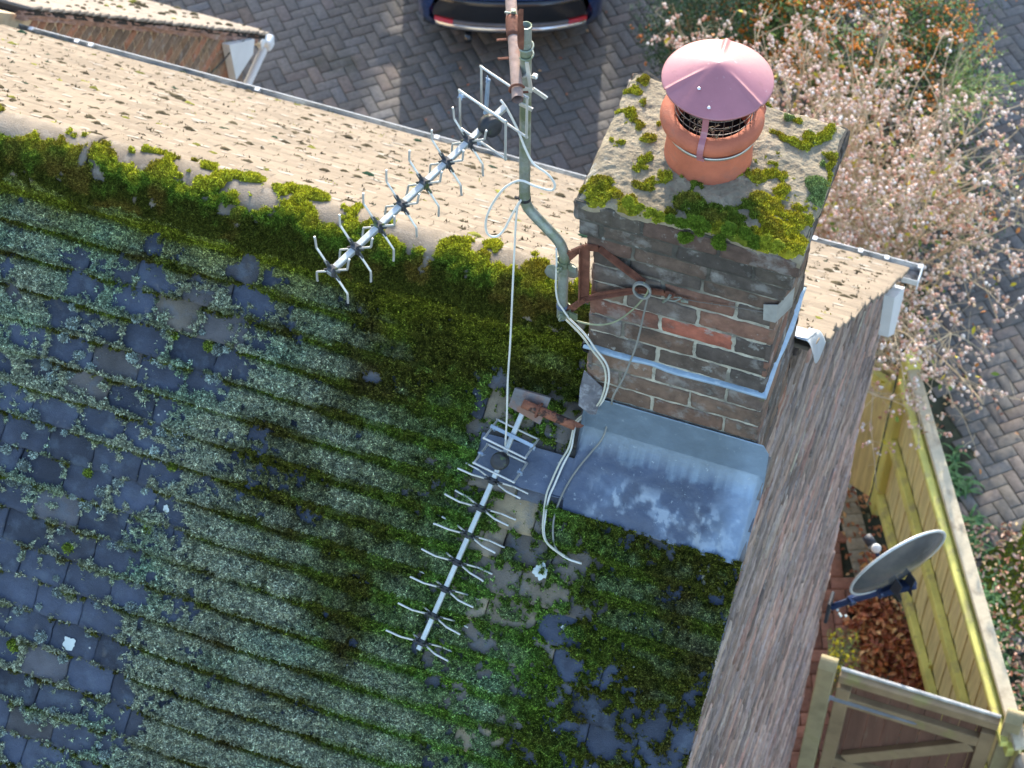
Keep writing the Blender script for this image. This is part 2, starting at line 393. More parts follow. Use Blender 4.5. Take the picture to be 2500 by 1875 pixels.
mb.add([(-.007, y, z) for y, z in ((3.293, G), (3.293, z_far(3.3)), (RIDGE_Y, RIDGE_Z-.05), (a0, z_near(a0)-.03), (a0, G))]+[(-.2, y, z) for y, z in ((3.293, G), (3.293, z_far(3.3)), (RIDGE_Y, RIDGE_Z-.05), (a0, z_near(a0)-.03), (a0, G))],
       [(0, 1, 2, 3, 4), (9, 8, 7, 6, 5), (0, 5, 6, 1), (4, 3, 8, 9), (1, 6, 7, 2), (2, 7, 8, 3)])
obj('gable_mortar', mb, mortar_m, H)
# front and back walls
for nm, y, nrm, x0, x1 in (('front_wall', 3.3, 1, -9.0, 0.0), ('back_wall', -2.9, -1, -9.0, 0.0)):
    P, LU = [], []
    for k in range(40, 111):
        z = -.075*k; x = x1-(.1125 if k % 2 else 0)
        while x > (x1-2.2 if nrm > 0 else -1): P.append(((x-.22) if nrm > 0 else x-.22, y, z+.005)); LU.append(.215); x -= .225
    n = len(P)
    if n: obj(nm, patches(P, (1, 0, 0), (0, 0, 1), (0, nrm, 0), LU, .065, 3, 2, .003, .02, .001, palette(n, .1, .3, 8)), brick_m, H)
    mb = MB(); mb.box(((x0+x1)/2, y-nrm*.11, (G-3.2)/2), (1, 0, 0), (0, 1, 0), (0, 0, 1), x1-x0-.02, .2, -G-3.2)
    obj(nm+'_mortar', mb, mortar_m, H)

# ------------------------------------------------------------------ roof tiles, near slope
GA, TW, TH = .105, .1665, .0125; S0 = .045
# control map over the near slope, read off the photograph: u, v, moss, frosted, bright, tan, yellow
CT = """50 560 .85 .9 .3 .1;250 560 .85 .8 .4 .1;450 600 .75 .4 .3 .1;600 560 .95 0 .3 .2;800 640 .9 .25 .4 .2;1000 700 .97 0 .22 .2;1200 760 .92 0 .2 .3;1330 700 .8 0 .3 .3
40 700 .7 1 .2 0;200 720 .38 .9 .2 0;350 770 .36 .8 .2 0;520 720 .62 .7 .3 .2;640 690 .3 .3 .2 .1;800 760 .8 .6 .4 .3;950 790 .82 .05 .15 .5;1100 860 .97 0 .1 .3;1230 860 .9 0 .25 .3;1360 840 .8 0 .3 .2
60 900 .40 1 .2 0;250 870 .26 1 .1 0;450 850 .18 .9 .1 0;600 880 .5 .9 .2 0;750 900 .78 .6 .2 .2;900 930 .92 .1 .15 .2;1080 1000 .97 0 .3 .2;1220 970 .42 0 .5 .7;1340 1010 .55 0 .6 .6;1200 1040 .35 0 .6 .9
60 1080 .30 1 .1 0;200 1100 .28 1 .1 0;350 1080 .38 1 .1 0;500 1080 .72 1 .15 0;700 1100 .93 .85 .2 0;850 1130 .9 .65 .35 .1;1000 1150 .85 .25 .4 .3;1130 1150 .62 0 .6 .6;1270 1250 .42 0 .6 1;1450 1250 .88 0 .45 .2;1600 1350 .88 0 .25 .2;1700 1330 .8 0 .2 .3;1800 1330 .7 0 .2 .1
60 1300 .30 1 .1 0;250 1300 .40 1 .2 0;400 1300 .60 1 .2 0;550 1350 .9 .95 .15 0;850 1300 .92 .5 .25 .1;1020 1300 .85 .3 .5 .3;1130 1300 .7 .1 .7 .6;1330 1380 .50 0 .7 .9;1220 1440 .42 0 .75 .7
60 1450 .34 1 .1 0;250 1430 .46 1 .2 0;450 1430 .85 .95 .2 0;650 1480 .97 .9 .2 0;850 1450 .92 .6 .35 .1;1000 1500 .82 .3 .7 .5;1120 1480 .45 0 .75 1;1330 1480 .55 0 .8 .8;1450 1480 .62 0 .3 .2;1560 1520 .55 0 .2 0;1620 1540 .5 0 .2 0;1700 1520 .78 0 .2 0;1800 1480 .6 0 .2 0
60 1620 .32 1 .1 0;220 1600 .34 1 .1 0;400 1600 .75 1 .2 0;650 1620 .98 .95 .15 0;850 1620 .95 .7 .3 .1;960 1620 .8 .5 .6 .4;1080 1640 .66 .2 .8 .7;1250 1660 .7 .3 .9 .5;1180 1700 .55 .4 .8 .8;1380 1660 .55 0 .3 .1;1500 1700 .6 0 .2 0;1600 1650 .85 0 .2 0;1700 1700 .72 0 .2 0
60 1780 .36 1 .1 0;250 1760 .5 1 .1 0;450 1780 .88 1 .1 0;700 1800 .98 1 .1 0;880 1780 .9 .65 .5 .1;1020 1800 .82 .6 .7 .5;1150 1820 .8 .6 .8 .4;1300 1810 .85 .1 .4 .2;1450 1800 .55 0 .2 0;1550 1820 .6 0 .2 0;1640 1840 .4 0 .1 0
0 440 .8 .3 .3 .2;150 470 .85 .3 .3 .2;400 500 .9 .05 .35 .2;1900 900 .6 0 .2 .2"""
ctl = []
for t in CT.replace('\n', ';').split(';'):
    q = [float(k) for k in t.split()]; x, s = to_xs(roof(q[0], q[1], .02)); ctl.append([x, s]+q[2:])
ctl = A(ctl)
nr = int((4.75-S0)/GA); P0, TYP = [], []
tiles_r = []
for i in range(nr):
    st = S0+(i+1)*GA                     # tail of this row
    x = .045-(TW/2 if i % 2 else 0)
    if i % 2: tiles_r.append((x+.0, st, TW/2-.002, i))
    while x > -4.4: tiles_r.append((x-TW, st, TW-.0025, i)); x -= TW
T_ = A([(a, b, lw, i) for a, b, lw, i in tiles_r]); T_ = T_[~((T_[:, 0]+T_[:, 2] > -.50) & (T_[:, 1] < .40))]; n = len(T_)
cm = idw(T_[:, 0]+.08, T_[:, 1]-.05, ctl, 3.0)
tan = np.clip(cm[:, 3]*1.3-.25+rng.normal(size=n)*.22, 0, 1)[:, None]
dark = A([.043, .054, .082])*(.55+.9*rng.random((n, 1))); buff = A([.27, .215, .135])*(.7+.5*rng.random((n, 1)))
tc = dark*(1-tan)+buff*tan
# exposed part: from tail-0.13 to tail; u along x, v down the slope; surface tips up to the tail
el = .14; rise = TH*el/GA
Pn = xs(T_[:, 0], T_[:, 1]-el, TH+TH-rise+rng.normal(size=n)*.002)
slope = A([0, -CP*el-SP*rise, -SP*el+CP*rise])+rng.normal(size=(n, 3))*A([.001, 0, .0012])
Lt = np.linalg.norm(slope, axis=1); Vd = slope/Lt[:, None]; Ud = A([1., 0, 0]); Nd = np.cross(Ud, -Vd)*1.0; Nd = np.where((Nd@NN)[:, None] > 0, Nd, -Nd)
tile_near = patches(Pn, Ud, Vd, Nd, T_[:, 2], Lt, 7, 6, .0018, TH, .0018, tc, camber=.003, edge=.0048, sd=21)
tile_m = M('concrete_tile', attr=True, rough=.62, var=.35, vscale=11, bump=.5, bscale=200, spec=.35,
           spots=[(420, .66, .72, (.42, .48, .56), .65), (90, .70, .76, (.34, .38, .42), .6), (9, .62, .74, (.22, .20, .16), .5), (15, .52, .66, (.10, .13, .17), .45), (60, .30, .22, (.03, .028, .025), .8), (24, .66, .72, (.30, .28, .24), .45)])
obj('near_roof_tiles', tile_near, tile_m, H)
mb = MB(); mb.grid(lambda a, b: xs(-9+a*8.99, .02+b*4.75, -.003), 2, 2, thick=NN*.03)
obj('near_roof_felt', mb, M('roof_felt', (.03, .03, .03), .9), H)
# rest of the near slope, left of the picture
mb = MB()
for i in range(nr):
    st = S0+(i+1)*GA
    mb.add(xs(A([-9, -4.39, -4.39, -9]), A([st-GA, st-GA, st, st]), A([TH, TH, 2*TH, 2*TH])), [(0, 1, 2, 3)], (.07, .075, .09))
    mb.add(xs(A([-9, -4.39, -4.39, -9]), A([st, st, st, st]), A([TH, TH, 2*TH, 2*TH])), [(0, 1, 2, 3)], (.05, .05, .05))
obj('near_roof_edge_tiles', mb, tile_m, H)

# ------------------------------------------------------------------ far slope, sunlit and pale
GF = .10; nf = 44; TF = []
for i in range(nf):
    st = .05+(i+1)*GF; x = .06-(TW/2 if i % 2 else 0)
    if i % 2: TF.append((.06-TW/2, st, TW/2-.002))
    while x > -9: TF.append((x-TW, st, TW-.002)); x -= TW
TF = A(TF); TF = TF[~((TF[:, 0]+TF[:, 2] > -.50) & (TF[:, 1] < .27))]; n = len(TF); el = .12; rise = TH*el/GF
jx = rng.normal(size=n)*.004; jx[(TF[:, 0] > -.2)] += rng.normal(size=(TF[:, 0] > -.2).sum())*.006
Pn = xf(TF[:, 0]+np.where(TF[:, 0] > -.2, jx, 0), TF[:, 1]-el, TH*2-rise+rng.normal(size=n)*.001)
sl_ = A([0, CP*el+SP*rise, -SP*el+CP*rise])+rng.normal(size=(n, 3))*A([.0006, 0, .001]); Lt = np.linalg.norm(sl_, axis=1); Vd = sl_/Lt[:, None]
Nd = np.cross(A([1., 0, 0]), Vd); Nd = np.where((Nd@NFAR)[:, None] > 0, Nd, -Nd)
c = A([.215, .172, .125])*(.84+.30*rng.random((n, 1)))
far_m = M('pale_concrete_tile', attr=True, rough=.9, var=.14, vscale=9, bump=.35, bscale=170, spots=[(22, .60, .68, (.29, .25, .20), .6), (40, .66, .74, (.20, .17, .12), .6)])
obj('far_roof_tiles', patches(Pn, (1, 0, 0), Vd, Nd, TF[:, 2], Lt, 3, 3, .001, TH, .0008, c, camber=.0015, edge=.0025, sd=31), far_m, H)
mb = MB(); mb.grid(lambda a, b: xf(-9+a*8.99, .02+b*4.5, -.002), 2, 2, thick=NFAR*.03)
obj('far_roof_felt', mb, MATS['roof_felt'], H)
# moss cushions sitting in the tile joints of the far slope
mossA = M('moss', attr=True, rough=1.0, var=.35, vscale=60, bump=.6, bscale=300, spec=.1)
sel = rng.random(n) < .80; q = TF[sel]; k = len(q)
bx = q[:, 0]+q[:, 2]+rng.normal(size=k)*.012; bs = q[:, 1]-.008+rng.normal(size=k)*.012
rr = .007+.010*rng.random(k)**1.6; cc = np.where(rng.random((k, 1)) < .14, A([.20, .20, .04]), A([.085, .07, .042]))*(.6+.8*rng.random((k, 1))); gd = rng.random(k) < .07; cc[gd] = A([.02, .05, .03])
pb = xf(bx, bs, TH*1.3); keepm = pb[:, 0] < .02
ms = []
for dx, ds, f in ((0, 0, 1.), (.013, .004, .7), (-.012, .002, .6), (.004, -.010, .6), (.026, .002, .4)):
    o = pb[keepm]+xf(dx, ds, 0)-xf(0, 0, 0); R3 = rr[keepm][:, None]*A([1.5, 1.0, .8])*f*(.6+.8*rng.random((keepm.sum(), 1))); ms.append(blobs(o, R3, cc[keepm], 1, lump=.5, sd=4))
mcol = merge(*ms)
tf = tufts(np.repeat(pb[keepm], 7, 0)+rng.normal(size=(keepm.sum()*7, 3))*A([.012, .007, .003]), NFAR, np.repeat(cc[keepm], 7, 0)*1.1, .009, .003)
def tri(m): return m[0], np.concatenate([m[1][:, :3], m[1][:, [0, 2, 3]]]) if m[1].shape[1] == 4 else m[1], m[2]
tag(obj('roof_moss_clumps', merge(mcol, tf), mossA), 'small brown moss clumps dotting the sunlit far slope of the roof', 'moss', kind='stuff')
# flat pale lichen patches
k = 900; lx = rng.uniform(-4.8, 0, k); ls = rng.uniform(.2, 4.4, k)
lh = TH*(1+(((ls-.05)/GF) % 1))+.0016
pl_ = xf(lx, ls, lh); th = np.linspace(0, 2*math.pi, 9, endpoint=False); V, F, C = [], [], []
lr = .008+.022*rng.random(k)**2
for i in range(k):
    r_ = lr[i]*(.7+.5*rng.random(9)); yy = A([1.5*r_*np.cos(th), .8*r_*np.sin(th)]); yy[1] = np.minimum(yy[1], .012)
    ring = xf(lx[i]+yy[0], ls[i]+yy[1], lh[i]+yy[1]*TH/GF); V += [pl_[i]]+list(ring); F += [(i*10, i*10+1+j, i*10+1+(j+1) % 9) for j in range(9)]
obj('lichen_patches', (A(V), np.array(F), np.tile(A([.31, .28, .235]), (len(V), 1))), M('lichen', attr=True, rough=1, var=.1, bump=.2), H)

# ------------------------------------------------------------------ ridge
Lr = .45; x = .05; RR = .118; cz = RIDGE_Z-.052
ridge_m = M('ridge_tile', attr=True, rough=.9, var=.25, vscale=12, bump=.6, bscale=150, spots=[(18, .52, .62, (.30, .26, .21), .6), (40, .64, .70, (.40, .37, .34), .5), (12, .60, .70, (.10, .08, .07), .5)])
mb = MB(); i = 0
x = -.56
while x > -5:
    L = Lr-.008; dz = random.uniform(-.004, .004); col = A([.22, .18, .135])*random.uniform(.8, 1.15); tl = random.uniform(-.004, .004)
    def fn(a, b, x=x, L=L, dz=dz, tl=tl):
        an = -1.55+b*3.1; yy = np.sin(an)*RR*1.02; zz = np.cos(an)*RR; nz = (fbm(np.stack([x-a*L, yy, zz], 1), 40, 3, 3)-.5)*.004
        fl = 1+.02*np.exp(-((a-0)/.06)**2)
        return np.stack([x-a*L, RIDGE_Y+yy*fl, cz+(zz+nz)*fl+dz+tl*a], 1)
    mb.grid(fn, 14, 22, lambda V, col=col: col, thick=(0, 0, .014)); x -= Lr
obj('ridge_tiles', mb, ridge_m, H, True)
mb = MB(); mb.tube([(x_, RIDGE_Y-.0, RIDGE_Z-.055) for x_ in np.linspace(-5, -.56, 40)], .1, 16)
obj('ridge_mortar', mb, mortar_m, H)

# ------------------------------------------------------------------ chimney stack (stands in the roof at the gable)
CH = thing('chimney_stack', 'weathered brick chimney stack rising beside the gable end with lead flashing at its foot', 'chimney', (-.276, .22, 0))
X0, X1, Y0, Y1 = -.552, 0.0, 0.0, .44
sets = {k: [] for k in range(5)}
def course(k, zb, out, h=.065, lo=False):
    r = np.random.default_rng(100+k+(50 if zb > .23 else 0)); x0, x1, y0, y1 = X0-out, X1+out, Y0-out, Y1+out; odd = k % 2
    wf = x1-x0; off = .1125 if odd else 0.0
    # near face (towards -y): measured from the right corner
    for (face, L) in (('near', wf), ('far', wf), ('right', y1-y0), ('left', y1-y0)):
        o = off if face in ('near', 'far') else .1125-off; e = [0.0]; 
        p = o if o > 0 else .225
        if face in ('near', 'far'): p = .225 if odd else .1125
        while p < L-.04: e.append(p+r.normal()*.002); p += .225
        e.append(L)
        for a, b in zip(e[:-1], e[1:]):
            g = .005; a2 = a+(g if a > 0 else 0); b2 = b-(g if b < L else 0)
            if face == 'near': P, U, N = (x1-b2, y0, zb), (1, 0, 0), (0, -1, 0)
            elif face == 'far': P, U, N = (x0+a2, y1, zb), (1, 0, 0), (0, 1, 0)
            elif face == 'right': P, U, N = (x1, y0+a2, zb), (0, 1, 0), (1, 0, 0)
            else: P, U, N = (x0, y0+a2, zb), (0, 1, 0), (-1, 0, 0)
            P = A(P)+A(N)*r.normal()*.0015
            yield P, U, N, b2-a2, h
rows = [(k, .075*k+.005, 0.0) for k in (-4, -3, -2, -1, 0, 1, 2)]+[(k+4, .245+.075*k, 0.0) for k in range(6)]+[(9, .695, .017), (10, .770, .034), (11, .845, .050)]
Ps, Us, Ns, Ls, Hs, Cs = [], [], [], [], [], []
fixed = {}
for k, zb, out in rows:
    for j, (P, U, N, L, h) in enumerate(course(k, zb, out)):
        Ps.append(P); Us.append(U); Ns.append(N); Ls.append(L); Hs.append(h)
Cs = palette(len(Ps), 0, .14, 17); Cs = (Cs*.62+Cs.mean(0)*.38)*A([.92, 1.02, 1.06])*(.7+.55*np.random.default_rng(4).random((len(Cs), 1))); Ps = A(Ps)
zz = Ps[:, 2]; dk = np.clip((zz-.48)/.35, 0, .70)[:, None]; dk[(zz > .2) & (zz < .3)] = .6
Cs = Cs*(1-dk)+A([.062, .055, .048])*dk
for i, P in enumerate(Ps):           # the bright red facing brick and its warm neighbours
    if Ns[i] == (0, -1, 0) and abs(P[2]-.395) < .03 and -.40 < P[0] < -.28: Cs[i] = (.38, .125, .08)
    if Ns[i] == (0, -1, 0) and abs(P[2]-.395) < .03 and P[0] < -.45: Cs[i] = (.22, .10, .07)
    if Ns[i] == (0, -1, 0) and P[2] < .2: Cs[i] = A(Cs[i])*A([1.1, 1.0, .95])+.01
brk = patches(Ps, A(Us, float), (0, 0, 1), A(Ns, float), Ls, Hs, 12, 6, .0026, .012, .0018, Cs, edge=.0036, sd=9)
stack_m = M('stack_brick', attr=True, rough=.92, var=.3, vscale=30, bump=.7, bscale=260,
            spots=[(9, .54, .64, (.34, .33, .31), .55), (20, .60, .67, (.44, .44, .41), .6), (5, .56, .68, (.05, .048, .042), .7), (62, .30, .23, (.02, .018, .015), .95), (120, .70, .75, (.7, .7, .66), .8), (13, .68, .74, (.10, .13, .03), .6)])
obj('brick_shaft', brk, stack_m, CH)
mb = MB()
for z0, z1, out in ((-.35, .690, -.0045), (.688, .765, .0125), (.763, .840, .0295), (.838, .915, .0455)):
    nx, nz = 40, max(3, int((z1-z0)/.012))
    for fc in range(4):
        def fn(a, b, fc=fc):
            x0, x1, y0, y1 = X0-out, X1+out, Y0-out, Y1+out
            if fc == 0: x, y, n = x0+a*(x1-x0), y0+0*a, (0, -1)
            elif fc == 1: x, y, n = x1+0*a, y0+a*(y1-y0), (1, 0)
            elif fc == 2: x, y, n = x1-a*(x1-x0), y1+0*a, (0, 1)
            else: x, y, n = x0+0*a, y1-a*(y1-y0), (-1, 0)
            z = z0+b*(z1-z0); d = (fbm(np.stack([x, y, z], 1), 60, 3, 2)-.5)*.006
            return np.stack([x+n[0]*d, y+n[1]*d, z], 1)
        mb.grid(fn, nx, nz)
    mb.grid(lambda a, b: np.stack([X0-out+a*(X1-X0+2*out), Y0-out+b*(Y1-Y0+2*out), np.full_like(a, z1)], 1), 1, 1)
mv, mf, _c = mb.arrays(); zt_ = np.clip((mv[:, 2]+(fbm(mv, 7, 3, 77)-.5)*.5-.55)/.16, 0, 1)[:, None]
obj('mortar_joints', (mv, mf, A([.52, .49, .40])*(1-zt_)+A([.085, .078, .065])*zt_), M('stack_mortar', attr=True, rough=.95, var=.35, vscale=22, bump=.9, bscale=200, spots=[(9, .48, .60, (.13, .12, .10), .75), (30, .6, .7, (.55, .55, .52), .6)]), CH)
# lead tray between the courses
lead_m = M('lead_tray', (.30, .40, .50), .55, .25, var=.2, vscale=14, bump=.5, bscale=60, spots=[(30, .55, .68, (.52, .60, .66), .6)])
mb = MB(); ring = []
for o, z in ((-.02, .228), (.006, .2265), (.011, .230), (.011, .236), (.007, .240), (-.01, .242)):
    pts = []
    for (xa, ya, xb, yb) in ((X0-o, Y0-o, X1+o, Y0-o), (X1+o, Y0-o, X1+o, Y1+o), (X1+o, Y1+o, X0-o, Y1+o), (X0-o, Y1+o, X0-o, Y0-o)):
        for t in np.linspace(0, 1, 24, endpoint=False):
            x, y = xa+(xb-xa)*t, ya+(yb-ya)*t; e = (vnoise(A([x*14, y*14, z*9]), 5)-.5)*.010; cx, cy = x+.276, y-.22; r = math.hypot(cx, cy)
            pts.append((x+cx/r*e, y+cy/r*e, z+(vnoise(A([x*11, y*11, 0]), 6)-.5)*.006))
    ring.append(pts)
n = len(ring[0]); mb.add([p for q in ring for p in q], [(i*n+j, i*n+(j+1) % n, (i+1)*n+(j+1) % n, (i+1)*n+j) for i in range(len(ring)-1) for j in range(n)])
obj('lead_tray', mb, lead_m, CH, True)
# mortar cap: sloping flaunching up to the pot
PC = A([-.296, .222]); ox = .047
def cap(a, b):
    x = X0-ox+a*(X1-X0+2*ox); y = Y0-ox+b*(Y1-Y0+2*ox); p = np.stack([x, y, 0*x], 1)
    r = np.hypot(x-PC[0], y-PC[1]); ed = np.minimum.reduce([a*(X1-X0+2*ox), (1-a)*(X1-X0+2*ox), b*(Y1-Y0+2*ox), (1-b)*(Y1-Y0+2*ox)])
    z = .921+.045*np.clip(1-r/.38, 0, 1)+(fbm(p, 9, 4, 3)-.5)*.022+(fbm(p, 60, 3, 4)-.5)*.009-.012*np.exp(-ed/.008)
    wob = (fbm(p, 12, 4, 8)-.5)*.03*np.exp(-ed/.03)
    x = x+np.where(a < .5, wob, -wob)*(np.minimum(a, 1-a) < .05); y = y+np.where(b < .5, wob, -wob)*(np.minimum(b, 1-b) < .06)
    return np.stack([x, y, z], 1)
mb = MB(); mb.grid(cap, 150, 130, thick=(0, 0, .018))
capm = M('cap_mortar', (.33, .275, .19), .95, var=.3, vscale=16, bump=1.0, bscale=110, spots=[(34, .36, .28, (.10, .085, .065), .8), (26, .60, .70, (.50, .45, .34), .5), (4.2, .60, .66, (.56, .58, .56), .6), (14, .68, .74, (.05, .055, .07), .7)])
obj('mortar_cap', mb, capm, CH)
# lead apron on the near slope
apron_m = M('lead_sheet', attr=True, rough=.45, metal=.3, var=.18, vscale=12, bump=.3, bscale=40, spec=.5, spots=[(60, .62, .70, (.40, .46, .50), .5), (150, .68, .74, (.5, .55, .58), .5)])
def lead_col(V):
    s_ = -((V-RID)@A([0, CP, SP])); P = V*A([1, 1, .6]); n1 = fbm(P, 7, 4, 301); n2 = fbm(P, 26, 4, 302); n3 = fbm(P, 80, 3, 303)
    c = A([.066, .085, .13])*(.75+.5*n1[:, None])+0*V; pale = np.clip((.472-s_)/.035+(n2-.5)*2.2+(n3-.5)*1.6, 0, 1)*(V[:, 0] > -.55)
    pat = np.clip((n1-.47+.25*np.clip((V[:, 0]+.45)/.4, 0, 1)-.05+(n2-.5)*.9)*6, 0, 1)*np.clip((s_-.50)/.05, 0, 1)*np.clip((V[:, 0]+.50)/.08, 0, 1); whi = np.clip((n3-.53+(n2-.5)*1.1)*12, 0, 1)*pat
    k = (pat*.38)[:, None]; c = c*(1-k)+A([.20, .27, .36])*k; k = (whi*.35)[:, None]; c = c*(1-k)+A([.46, .52, .57])*k; k = (pale*.6)[:, None]; c = c*(1-k)+A([.24, .32, .39])*k
    rt = np.clip((V[:, 0]+.10)/.08, 0, 1)[:, None]*.5; return c*(1-rt)+A([.27, .37, .50])*rt
pA = [roof(1243, 1060, .035), roof(1243, 1150, .035)]
def apron(a, b):
    # a: left to right, b: top (on the bricks) -> down the slope
    xl, sL = to_xs(roof(1240, 1150, .04)); x = -.86+a*(.89+.014)
    z_up = .005+.012*np.sin(a*9)*0
    tb = np.clip(b/.30, 0, 1); td = np.clip((b-.30)/.70, 0, 1)
    base_s = (RIDGE_Z-(-.145))/SP
    left = 1-np.clip((x+.56)/.02, 0, 1)                                    # left of the stack the sheet has no upstand
    s_top = (RIDGE_Y-(-.004))/CP*1.0; s0 = s_top+.0
    zc = z_near(-.004)
    up = np.stack([x, np.full_like(x, -.008), (zc+.045)+(1-tb)*(.006-zc-.045)], 1)
    s = s0+.035+td*(.215-.02*left); h = .040-.004*td
    dn = xs(x, s, h)
    lf = xs(x, s0+.075+td*.14, .036+0*x)
    P = np.where((b < .30)[:, None], np.where(left[:, None] > .5, xs(x, s0+.075+0*x, .036+0*x), up), np.where(left[:, None] > .5, lf, dn))
    nz = (fbm(P, 9, 3, 4)-.5)*.012+(fbm(P, 30, 2, 5)-.5)*.003+.008*np.exp(-((td-.02)/.10)**2)*0
    rip = .006*np.sin(x*75+P[:, 1]*20)*np.exp(-((x+.06)/.10)**2)*td
    P = P+NN*(nz+rip)[:, None]; edge = (fbm(P*A([1, 0, 0]), 8, 3, 7)-.5)*.012*(td > .95)
    P = P+A([0, -CP, -SP])*edge[:, None]
    drop = np.clip((x-.022)/.02, 0, 1)**1.2; P[:, 2] -= drop*.035; return P
mb = MB(); mb.grid(apron, 220, 70, lead_col, thick=NN*.0022)
obj('lead_apron', mb, apron_m, CH, True)
# dark folded lead at the left foot of the stack, pale saddle over the ridge, soaker strips on the far slope
def poly(pts, t=.003, nrm=(0, 0, 1)):
    m_ = MB(); P = A(pts); k = len(P); Q = P-A(nrm, float)*t; m_.add(list(P)+list(Q), [tuple(range(k)), tuple(range(k, 2*k))[::-1]]+[(i, i+k, (i+1) % k+k, (i+1) % k) for i in range(k)]); return m_
fy = -.014
mb = MB(); q = [ay(1426, 905, fy), ay(1471, 947, fy), ay(1468, 975, fy-.01), ay(1455, 1012, fy-.02), ay(1440, 1012, fy-.02), ay(1412, 990, fy-.02), ay(1416, 945, fy)]
mb = poly(q, .003, (0, -1, 0)); obj('lead_corner_fold', mb, M('dark_lead', (.15, .15, .17), .7, .2, var=.4, vscale=20, bump=.6, bscale=80, spots=[(30, .5, .62, (.36, .37, .40), .7)]), CH)
saddle_m = M('bright_lead', (.50, .55, .60), .42, .45, var=.15, vscale=10, bump=.4, bscale=25)
def sad(a, b):
    x = .012+a*.062+.0*b; t = b*2-1; y = RIDGE_Y+t*.115+.01; z = RIDGE_Z+.05-abs(TP)*np.sqrt((t*.115)**2+.0009)*.9; z = z+(fbm(np.stack([x, y, z], 1), 14, 3, 5)-.5)*.02-.03*a
    return np.stack([x-.02*(1-a)-(b < .1)*.0, y, z], 1)
mb = MB(); mb.grid(sad, 10, 22, thick=(0, 0, .003))
lv = [ax(1938, 812, .055), ax(1955, 815, .06), ax(1994, 820, .075), ax(1996, 850, .075), ax(1985, 880, .07), ax(1958, 905, .062), ax(1944, 904, .058), ax(1938, 870, .055)]
def tongue(a, b):
    y = .70-.27*b; x = .004+.062*a; z = z_far(y)+.052
    hang = np.clip((x-.04)/.026, 0, 1); z = z-.13*hang**1.5*(.35+.65*np.sin(np.pi*np.clip(b, .02, .98)))
    z = z+(fbm(np.stack([x, y, z], 1), 16, 3, 9)-.5)*.018; return np.stack([x, y, z], 1)
mb = MB(); mb.grid(tongue, 14, 24, thick=(0, 0, .003)); obj('lead_saddle', mb, saddle_m, CH, True)
mb = MB(); mb.grid(lambda a, b: xf(-.66+a*.70, .15+b*.28, .042)+np.stack([0*a, 0*a, (fbm(np.stack([a*9, b*9, 0*a], 1), 1, 3, 4)-.5)*.012], 1), 40, 12, thick=NFAR*.003)
obj('lead_back_gutter', mb, saddle_m, CH, True)
mb = MB(); lw = az(1418, 862, .215)
q = [ay(1428, 828, -.004), ay(1438, 838, -.004), ay(1436, 862, -.004), ay(1424, 858, -.004), ay(1418, 846, -.004)]
obj('mortar_fillet', poly(q, .02, (0, -1, 0)), MATS['stack_mortar'], CH)

# ------------------------------------------------------------------ terracotta pot
pb = A([PC[0], PC[1], .945])
POT = thing('chimney_pot', 'orange red terracotta pot with a rolled rim set in the mossy mortar cap', 'chimney pot', pb)
terra = M('terracotta', (.46, .135, .075), .7, var=.2, vscale=9, bump=.35, bscale=180, spec=.3, spots=[(15, .56, .68, (.30, .14, .10), .5), (7, .58, .74, (.36, .13, .09), .6), (110, .68, .74, (.62, .40, .32), .5), (45, .70, .78, (.20, .08, .06), .5)])
prof = [(.098, -.03), (.098, .05), (.100, .155), (.104, .172), (.112, .181), (.124, .182)]
for t in np.linspace(75, -95, 15): prof.append((.1185+.0265*math.cos(R_(t)), .153+.029*math.sin(R_(t))))
prof += [(.1195, .121), (.1200, .110), (.1212, .06), (.1235, .02), (.1265, -.02), (.127, -.05)]
mb = MB(); mb.lathe([(r, z) for r, z in prof], pb, 96); obj('pot_body', mb, terra, POT, True)
mb = MB(); mb.lathe([(.0985, .10), (.0, .10)], pb, 48); obj('flue_darkness', mb, M('flue_shade', (.004, .004, .004), 1, bump=0, var=0), POT)  # black disc closing the flue, its shade put into the colour
# ------------------------------------------------------------------ cowl
cb = pb+A([0.004, 0, .165])
COW = thing('chimney_cowl', 'plum painted conical metal cowl with a wire bird guard strapped over the pot', 'cowl', cb)
plum = M('plum_paint', (.37, .145, .165), .36, var=.10, vscale=8, bump=.06, bscale=60, spec=.5, spots=[(40, .64, .72, (.50, .36, .36), .5), (18, .60, .70, (.26, .10, .10), .4), (70, .70, .76, (.62, .52, .54), .7), (6, .55, .7, (.42, .19, .22), .6), (130, .73, .77, (.9, .88, .86), .8)])
rz = .135
ribs = [R_(97), R_(97+122), R_(97-122)]
def conemod(r, z, a, k):
    zz = z
    if r > .03:
        for q in ribs:
            d = (a-q+math.pi) % (2*math.pi)-math.pi; s = d*r
            zz += .0085*math.exp(-(s/.0065)**2)*min(1, (r-.03)/.09)
    # slightly dished facet towards the camera
    d = (a-R_(-83)+math.pi) % (2*math.pi)-math.pi
    zz -= .004*math.exp(-(d/.55)**2)*min(1, r/.06)
    return r, zz
prof = []
for r_ in np.linspace(.0005, .152, 34): prof.append((r_, .0585-(math.sqrt(r_*r_+.020**2)-.020)*.435))
prof += [(.1535, -.002), (.1530, -.006), (.150, -.004)]+[(r, -.004+(.150-r)*.38) for r in np.linspace(.145, .02, 8)]
mb = MB(); mb.lathe(prof, cb+A([0, 0, rz]), 180, mod=conemod); obj('cone', mb, plum, COW, True)
for (x_, y_) in ((-.03, -.085), (.012, -.128)):
    mb = MB(); r0 = math.hypot(x_, y_); mb.lathe([(.0, .0035), (.0035, .003), (.005, 0.0)], cb+A([x_, y_, rz+.055-(r0-.035)*.453+.0]), 12); obj('rivet', mb, M('zinc_rivet', (.6, .6, .6), .35, .8), COW, True)
